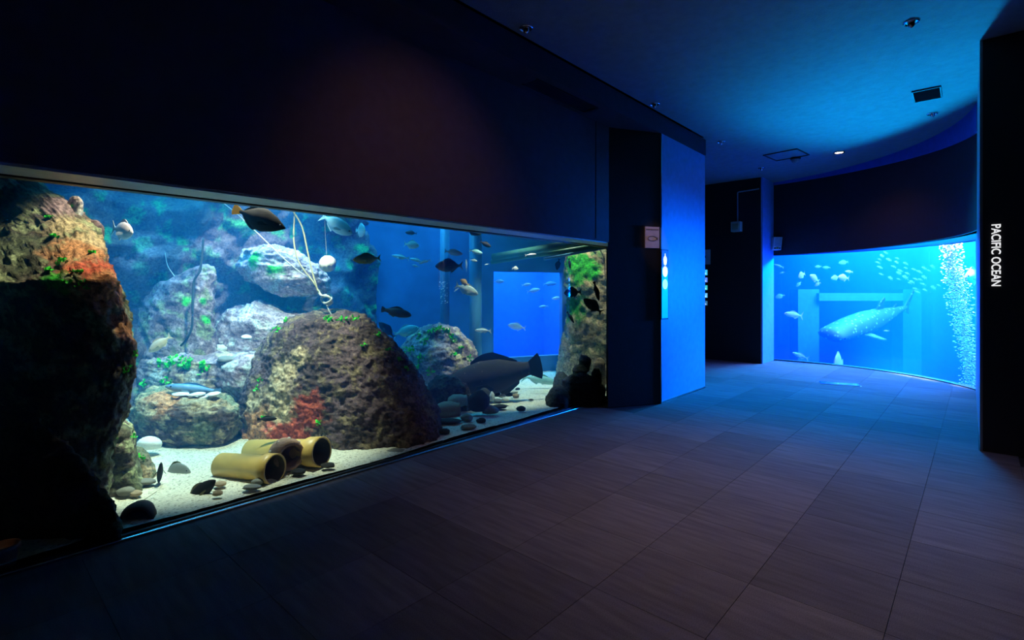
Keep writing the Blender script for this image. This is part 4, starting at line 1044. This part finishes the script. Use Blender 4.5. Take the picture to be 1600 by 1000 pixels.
for hd, tl, sp, mt, lb, hs in [
    ((1225, 490, 10.3), (1255, 494, 10.4), 'jack', FWH, 'white slim fish with raised fins left of the whale shark', 1.3),
    ((1238, 551, 10.4), (1264, 561, 10.5), 'jack', FSIL, 'pale arched fish low by the ocean pillar', 1.0),
    ((1247, 433, 10.2), (1258, 427, 10.3), 'bream', FWH, 'white fish facing out, upper left of ocean window', 1.6),
    ((1265, 430, 10.2), (1280, 440, 10.3), 'bream', FWH, 'larger white fish beside the facing white fish', 1.3),
    ((1273, 447, 10.6), (1282, 441, 10.6), 'bream', FSIL, 'pale fish below the larger white fish', 1.3),
    ((1298, 435, 10.4), (1312, 433, 10.5), 'bream', FSIL, 'pale blue fish left of the pink tinged fish', 1.1),
    ((1309, 433, 10.2), (1327, 435, 10.3), 'bream', FPK, 'pink tinged white fish above the pale beam', 1.2),
    ((1320, 424, 10.8), (1333, 425, 10.8), 'bream', FWH, 'white fish up right of the pink tinged fish', 1.0),
    ((1310, 411, 11.4), (1326, 409, 11.4), 'bream', FTEAL, 'hazy cyan fish high in the ocean tank', 1.2),
    ((1273, 417, 11.5), (1284, 416, 11.5), 'bream', FTEAL, 'hazy cyan fish above the larger white fish', 1.1),
    ((1285, 418, 11.6), (1298, 418, 11.6), 'bream', FTEAL, 'second hazy cyan fish above the pale blue fish', 1.0),
    ((1209, 413, 11.0), (1225, 418, 11.0), 'jack', FTEAL, 'hazy fish entering at the jamb', 1.0),
    ((1218, 427, 11.0), (1226, 425, 11.0), 'jack', FTEAL, 'faint small fish under the entering fish', 1.2),
    ((1211, 465, 11.2), (1226, 461, 11.2), 'disc', FTEAL, 'hazy round fish beside the jamb', .8),
    ((1244, 448, 11.0), (1252, 440, 11.0), 'bream', FTEAL, 'faint fish under the facing white fish', 1.2),
    ((1303, 572, 9.5), (1317, 566, 9.9), 'disc', FWH, 'plump white fish at the ocean window bottom', 1.2),
    ((1508, 434, 7.9), (1532, 430, 8.3), 'bream', FPK, 'pinkish fish behind the bubble column', 1.0),
    ((1380, 517, 10.6), (1390, 517, 10.6), 'jack', FWH, 'small white fish below the whale shark tail', 1.2)]:
    fish('ocean_bream' if sp != 'jack' else 'ocean_jack', lb, sp, hd, tl, mt, None, OG, hs, detail=abs(hd[0] - tl[0]) > 22)
rnd = random.Random(3)
for (x, y) in [(150, 330), (120, 380), (100, 420), (125, 480), (350, 365), (240, 380), (340, 415), (460, 430), (390, 525), (370, 555), (460, 490), (700, 490), (640, 540), (700, 610), (455, 610), (590, 635), (540, 670), (515, 685), (685, 700), (590, 760), (610, 800), (710, 775), (820, 745), (890, 715), (370, 635), (260, 620), (810, 470), (570, 510), (200, 290), (140, 570), (760, 520), (650, 640), (480, 560), (300, 470)]:
    px, py = 1360 + x / 8.335, 360 + y / 8.335; Y = rnd.uniform(10.2, 11.0); sg = rnd.choice((-1, 1, 1)); l = rnd.uniform(3.2, 5)
    fish('school_fish', 'small silvery fish schooling beside the bubble column', 'jack', (px - l, py - l * .35, Y), (px + l, py + l * .35, Y + rnd.uniform(-.1, .1)), FTEAL, None, 'schooling fish in the ocean tank', 1.5, detail=False)

# bubble column
def bubbles(name, label, rows, n, Y0, Y1, r0, r1, seed, dens=None):
    rnd = random.Random(seed)
    bm = bmesh.new(); bmesh.ops.create_icosphere(bm, subdivisions=1, radius=1); bv = [v.co.copy() for v in bm.verts]; bf = [tuple(v.index for v in f.verts) for f in bm.faces]; bm.free()
    ys = [r[0] for r in rows]; V, Fc = [], []
    for _ in range(n):
        t = rnd.random() ** 1.25; y = ys[0] + (ys[-1] - ys[0]) * t
        a = np.interp(y, ys, [r[1] for r in rows]); b = np.interp(y, ys, [r[2] for r in rows])
        x = a + (b - a) * min(1, max(0, rnd.gauss(.5, .2))); c = atY(x, y, rnd.uniform(Y0, Y1)); r = rnd.uniform(r0, r1)
        k = len(V); sx, sz = r * rnd.uniform(1.0, 2.0), r * rnd.uniform(.6, 1.0)
        for v in bv: V.append((c.x + v.x * sx * .8 , c.y + v.y * sx * .8, c.z + v.z * sz + v.x * sx * .35))
        Fc += [tuple(i + k for i in f) for f in bf]
    o = mesh(name, V, Fc, mat('bubble_white', (.95, .97, 1.0), .25), None, True)
    return tag(o, label, 'bubbles', kind='stuff')
bubbles('bubble_column', 'bright white column of rising air bubbles', [(366, 1468, 1502), (400, 1468, 1506), (430, 1470, 1514), (460, 1474, 1522), (500, 1484, 1526), (550, 1494, 1530), (604, 1500, 1536)], 3600, 7.7, 8.3, .006, .014, 5)
bubbles('bubble_trail', 'two thin trails of bubbles before the left standpipe', [(440, 684, 700), (475, 684, 702)], 40, 6.3, 6.5, .004, .008, 6)

# ------------------------------------------------------------------ signs, screens, fixtures
M_SCR = mat('screen_blue', (.01, .1, .3), .3, emit=(.0, .30, .95), estr=1.1)
def emis(name, c, s): return mat(name, c, .4, emit=c, estr=s)
# tall display on the column's blue face
p0 = aty(1032.5, 389, 2.82); p1 = aty(1043.5, 500, 2.82); zt, zb = zat(389, proj(p0)[2]), zat(500, proj(p0)[2])
x0, x1 = p0.x, p1.x
disp = empty('display_screen', ((x0 + x1) / 2, 2.81, zb)); tag(disp, 'tall narrow lit display on the blue column face', 'display')
def kid(name, geo, m, par, smooth=False):
    o = mesh(name, *geo, m, None, smooth); o.parent = par; o.matrix_parent_inverse = Matrix.Translation(-par.location); return o
kid('casing', boxv(x0, x1, 2.812, 2.83, zb, zt), M_FRAME, disp)
sc = kid('screen', boxv(x0 + .012, x1 - .02, 2.809, 2.813, zb + .02, zt - .22), M_SCR, disp)
kid('dark_header', boxv(x0 + .012, x1 - .02, 2.809, 2.813, zt - .22, zt - .015), emis('screen_navy', (.005, .01, .22), 1.0), disp)
xm = (x0 + x1) / 2 - .004; wd = (x1 - x0) * .36
def disc(zc, rx, rz, n=28):
    return [(xm + rx * math.cos(2 * math.pi * k / n), 2.8075, zc + rz * math.sin(2 * math.pi * k / n)) for k in range(n)], [tuple(range(n))[::-1]]
kid('figure_icon', join(disc(zt - .125, wd * .72, .045), disc(zt - .165, wd * .6, .03), ([(xm - .012, 2.8075, zt - .09), (xm + .012, 2.8075, zt - .09), (xm + .012, 2.8075, zt - .05), (xm - .012, 2.8075, zt - .05)], [(0, 1, 2, 3)])), emis('icon_white', (.85, .85, 1.0), .95), disp)
kid('orange_disc', disc(zat(424, proj(p0)[2]), wd, .066), emis('icon_orange', (1.0, .72, .5), 1.0), disp)
kid('cyan_disc', disc(zat(444, proj(p0)[2]), wd, .062), emis('icon_cyan', (.45, .9, 1.0), 1.0), disp)
# fish identification sign on the splayed black face
A_, B_ = Vector((5.133, 3.178, 0)), Vector((5.754, 2.83, 0)); se = (B_ - A_).normalized(); sn = Vector((se.y, -se.x, 0))
if sn.dot(FW) > 0: sn = -sn
def on_face(px, py):
    r = ray(px, py); k = (A_ - CAM).dot(sn) / r.dot(sn); return CAM + r * k
q0, q1 = on_face(1007, 354), on_face(1029, 388)
mid = (q0 + q1) / 2; hw = abs((q1 - q0).dot(se)) / 2; hh = abs(q0.z - q1.z) / 2
sg = empty('wall_sign', mid); tag(sg, 'cream fish guide board on the black column side', 'sign')
kid('board', frame_box(mid + sn * .008, se, sn, UP, hw, .008, hh), mat('sign_board', (.78, .62, .55), .7), sg)
M_INK = mat('sign_ink', (.12, .09, .08), .8)
for k in range(9): kid('title_mark', frame_box(mid + sn * .0175 + UP * (hh * .72) + se * (hw * (-.8 + .2 * k)), se, sn, UP, hw * .06, .001, hh * .06), M_INK, sg)
n = 30; fo = [mid + sn * .018 + se * (hw * .62 * math.cos(2 * math.pi * k / n)) + UP * (hh * .22 * math.sin(2 * math.pi * k / n)) - UP * hh * .12 for k in range(n)]
kid('fish_drawing', join(tubev(fo + [fo[0]], .003, 5), tubev([fo[0], fo[0] + se * hw * .15 + UP * hh * .12, fo[0] + se * hw * .15 - UP * hh * .12, fo[0]], .003, 5)), M_INK, sg)
# far wall: sign and five monitors
XF = 10.145
a, b = atx(1090, 391, XF), atx(1110, 413, XF)
fs_ = empty('wall_sign', ((a + b) / 2)); tag(fs_, 'small cream guide board on the black passage wall', 'sign')
kid('board', boxv(XF - .02, XF, b.y, a.y, b.z, a.z), mat('sign_board', (.78, .62, .55), .7), fs_)
kid('fish_drawing', boxv(XF - .023, XF - .02, b.y + .08, b.y + .17, (a.z + b.z) / 2 - .02, (a.z + b.z) / 2 + .03), M_INK, fs_)
for k, (t_, b_, c, lb) in enumerate([(422, 430, (.05, .55, .85), 'cyan'), (434, 441, (.12, .25, .9), 'violet blue'), (446, 453, (.05, .6, .55), 'teal'), (458, 465, (.15, .55, .85), 'sky blue'), (470, 477, (.05, .18, .3), 'dark blue')]):
    a, b = atx(1088, t_, XF), atx(1106, b_, XF)
    mo = empty('small_monitor', ((a + b) / 2)); tag(mo, 'small %s lit picture screen in the column of five on passage wall' % lb, 'screen', 'five small screens on the passage wall')
    kid('screen', boxv(XF - .025, XF - .02, b.y, a.y, b.z, a.z), emis('mon_%d' % k, c, 1.0), mo); kid('casing', boxv(XF - .02, XF, b.y - .015, a.y + .015, b.z - .015, a.z + .015), M_FRAME, mo)
    c1 = atx(1099, b_ + 3, XF)
    kid('caption_plate', boxv(XF - .03, XF - .02, c1.y - .02, c1.y + .05, c1.z - .022, c1.z + .02), emis('caption_white', (.9, .85, .8), .8), mo)
    kid('picture', frame_box(Vector((XF - .027, (a.y + b.y) / 2 - .05, (a.z + b.z) / 2)), (0, .8, .6), (1, 0, 0), (0, -.6, .8), .05, .001, .012), emis('pic_%d' % k, tuple(min(1, v + .45) for v in c), 1.0), mo)
# junction box with conduit, wall speaker
a, b = atx(1146, 348, XF), atx(1160, 362, XF)
jb = empty('junction_box', ((a + b) / 2)); tag(jb, 'beige box hanging under a thin conduit on the black wall', 'box')
kid('housing', boxv(XF - .14, XF, b.y, a.y, b.z, a.z), mat('beige_box', (.62, .5, .38), .5), jb)
kid('lens', boxv(XF - .15, XF - .14, b.y + .03, a.y - .03, b.z + .03, a.z - .04), mat('box_lens', (.5, .35, .2), .3), jb)
c0, c1, c2 = atx(1152.5, 348, XF - .02), atx(1152.5, 301, XF - .02), atx(1186, 295, XF - .02)
kid('conduit', tubev([c0, c1, c1 + Vector((0, -.02, .01)), c2], .012, 8), mat('conduit', (.3, .3, .36), .5), jb)
p = atY(1212, 381, 9.9)
spk = empty('wall_speaker', p); tag(spk, 'small white loudspeaker beside the ocean window', 'speaker')
ex, ey_ = (RT * 1.0 + FW * .15).normalized(), (FW - RT * .15).normalized(); ez = (UP + RT * .12).normalized()
kid('cabinet', frame_box(p, ex, ey_, ez, .085, .06, .125), mat('speaker_white', (.75, .74, .76), .5), spk)
kid('grille', frame_box(p - ey_ * .063 + ez * .03, ex, ey_, ez, .07, .004, .08), mat('speaker_grille', (.45, .45, .48), .7, bump=.5, bscale=300), spk)
for s in (-1, 1): kid('port', frame_box(p - ey_ * .063 - ez * .09 + ex * .05 * s, ex, ey_, ez, .014, .004, .014), M_FRAME, spk)
kid('badge', frame_box(p - ey_ * .063 - ez * .085, ex, ey_, ez, .022, .004, .02), mat('badge', (.5, .5, .2), .3, .6), spk)
kid('bracket', tubev([p + ey_ * .05, p + ey_ * .3], .02, 8), M_FRAME, spk)

# lettering on the pillar
cu = bpy.data.curves.new('lettering', 'FONT'); cu.body = 'PACIFIC OCEAN'; cu.extrude = .004; cu.size = 1.0; cu.offset = .012
tmp = bpy.data.objects.new('lettering_tmp', cu); COL.objects.link(tmp)
bpy.context.view_layer.update()
me = bpy.data.meshes.new_from_object(tmp.evaluated_get(bpy.context.evaluated_depsgraph_get()))
bpy.data.objects.remove(tmp)
vx = [v.co.x for v in me.vertices]; vy = [v.co.y for v in me.vertices]
XT = 5.872
t0, t1 = atx(1564, 350, XT), atx(1549, 447, XT)
Lx = (t0.z - t1.z) / (max(vx) - min(vx)); Ly = (t1.y - t0.y) / (max(vy) - min(vy))
me.transform(Matrix.Translation((-min(vx), -min(vy), 0)))
lt = link('lettering', me, mat('letter_white', (.95, .95, .95), .4, emit=(1, 1, 1), estr=.9))
lt.matrix_world = Matrix(((0, 0, -1, XT), (0, -Ly, 0, t1.y), (-Lx, 0, 0, t0.z), (0, 0, 0, 1)))
tag(lt, 'white lit lettering PACIFIC OCEAN running down the black pillar', 'lettering')

# ceiling fixtures
M_DARKM = mat('fixture_dark', (.03, .03, .035), .4, .5); M_CHR = mat('fixture_chrome', (.75, .75, .78), .15, 1.0)
def downlight(px, py, label, r=.07, lit=False):
    p = atz(px, py, ZC)
    e = empty('downlight', p); tag(e, label, 'light', 'ceiling downlights')
    kid('ring', lathe_axis(p, (0, 0, -1), [(-.005, r), (.008, r), (.012, r * .9), (.006, r * .72), (-.004, r * .7)], 24), M_CHR if not lit else M_DARKM, e)
    kid('lens', ([(p.x + r * .72 * math.cos(k * math.pi / 8), p.y + r * .72 * math.sin(k * math.pi / 8), p.z - .004) for k in range(16)], [tuple(range(16))[::-1]]), emis('lit_lens', (1.0, .72, .5), 14.0) if lit else M_DARKM, e)
    if not lit: kid('bulb', lathe_axis(p, (0, 0, -1), [(-.0, r * .5), (.03, r * .42), (.045, r * .2), (.05, .001)], 16), M_CHR, e, True)
    return p
pl = downlight(1311, 238, 'glowing warm ceiling downlight before the ocean tank', .075, True)
spot('downlight_lamp', pl + Vector((0, 0, -.02)), pl + Vector((0, 0, -3)), 16, (1.0, .62, .45), 125, .8, .05)
for px, py, lb in [(1424, 34, 'unlit ceiling downlight beyond the air vent, close to pillar top'), (1457, 177, 'unlit ceiling downlight between air vent and curved header'), (1190, 262, 'unlit ceiling downlight beside the dome camera'), (1127, 221, 'unlit ceiling downlight near the column top'), (822, 43, 'unlit ceiling downlight in front of the rock tank'), (1023, 162, 'unlit ceiling downlight just off the dropped strip')]:
    downlight(px, py, lb, .055)
# dome camera
p = atz(1243, 246, ZC); e = empty('dome_camera', p); tag(e, 'small dome camera on the ceiling by the hatch', 'camera')
kid('base', lathe_axis(p, (0, 0, -1), [(0, .001), (0, .075), (.03, .075), (.035, .06)], 24), M_DARKM, e)
kid('dome', lathe_axis(p, (0, 0, -1), [(.03, .062), (.06, .055), (.085, .035), (.095, .001)], 24), mat('dome_glass', (.35, .33, .36), .1), e, True)
# access hatch frame and slatted vent
def quad_frame(name, label, pix, th, cat, slats=0):
    c = [atz(x, y, ZC) for x, y in pix]; e = empty(name, sum(c, Vector()) / 4); tag(e, label, cat)
    o_, ix = c[0], (c[1] - c[0]); iy = (c[3] - c[0]); iy = iy - ix.normalized() * iy.dot(ix.normalized())
    ex, ey = ix.normalized(), iy.normalized(); wx, wy = ix.length / 2, iy.length / 2; m = o_ + ix / 2 + iy / 2
    for s in (-1, 1):
        kid('frame_bar', frame_box(m + ey * wy * s - UP * .006, ex, ey, UP, wx + th, th, .008), M_DARKM, e)
        kid('frame_bar', frame_box(m + ex * wx * s - UP * .006, ex, ey, UP, th, wy, .008), M_DARKM, e)
    if slats:
        kid('backing', frame_box(m - UP * .001, ex, ey, UP, wx, wy, .001), mat('vent_back', (.05, .06, .08), .7), e)
        for k in range(slats): kid('slat', frame_box(m + ey * wy * (-.9 + 1.8 * k / (slats - 1)) - UP * .008, ex, (ey + UP * .6).normalized(), UP, wx, wy / slats * .55, .002), mat('vent_slat', (.10, .12, .14), .5), e)
    else:
        kid('hatch_board', frame_box(m - UP * .002, ex, ey, UP, wx, wy, .002), mat('hatch_board', (.2, .22, .24), .75), e)
quad_frame('access_hatch', 'square ceiling access hatch with dark frame', [(1193, 242), (1245, 232), (1256, 241), (1205, 252)], .008, 'hatch')
quad_frame('air_vent', 'slatted grey air vent in the ceiling', [(1425, 143), (1469, 134), (1471, 150), (1428, 159)], .006, 'vent', 12)
# slot vent in the dropped strip
v0 = atz(905, 160, ZD); e = empty('slot_vent', (4.1, 3.0, ZD)); tag(e, 'long dark slot vent in the dropped ceiling strip', 'vent')
kid('opening', boxv(3.55, 4.5, 2.93, 3.08, ZD - .004, ZD + .001), M_FRAME, e)
for yy in (2.92, 3.09): kid('frame_bar', boxv(3.53, 4.52, yy - .008, yy + .008, ZD - .012, ZD), M_DARKM, e)
kid('divider', boxv(4.49, 4.52, 2.92, 3.09, ZD - .012, ZD), M_DARKM, e)
# polished floor plate
a, b = atz(1281, 598, 0), atz(1343, 602, 0)
d = (b - a).normalized(); dn = Vector((-d.y, d.x, 0)); c = (a + b) / 2
pf = mesh('floor_plate', *frame_box((0, 0, .0035), d, dn, UP, (b - a).length / 2, .11, .0035), mat('polished_plate', (.9, .92, .95), .08, 1.0), None); pf.location = c
tag(pf, 'polished metal plate on the carpet before the ocean tank', 'plate')
bv = pf.modifiers.new('bevel', 'BEVEL'); bv.width = .003; bv.segments = 2
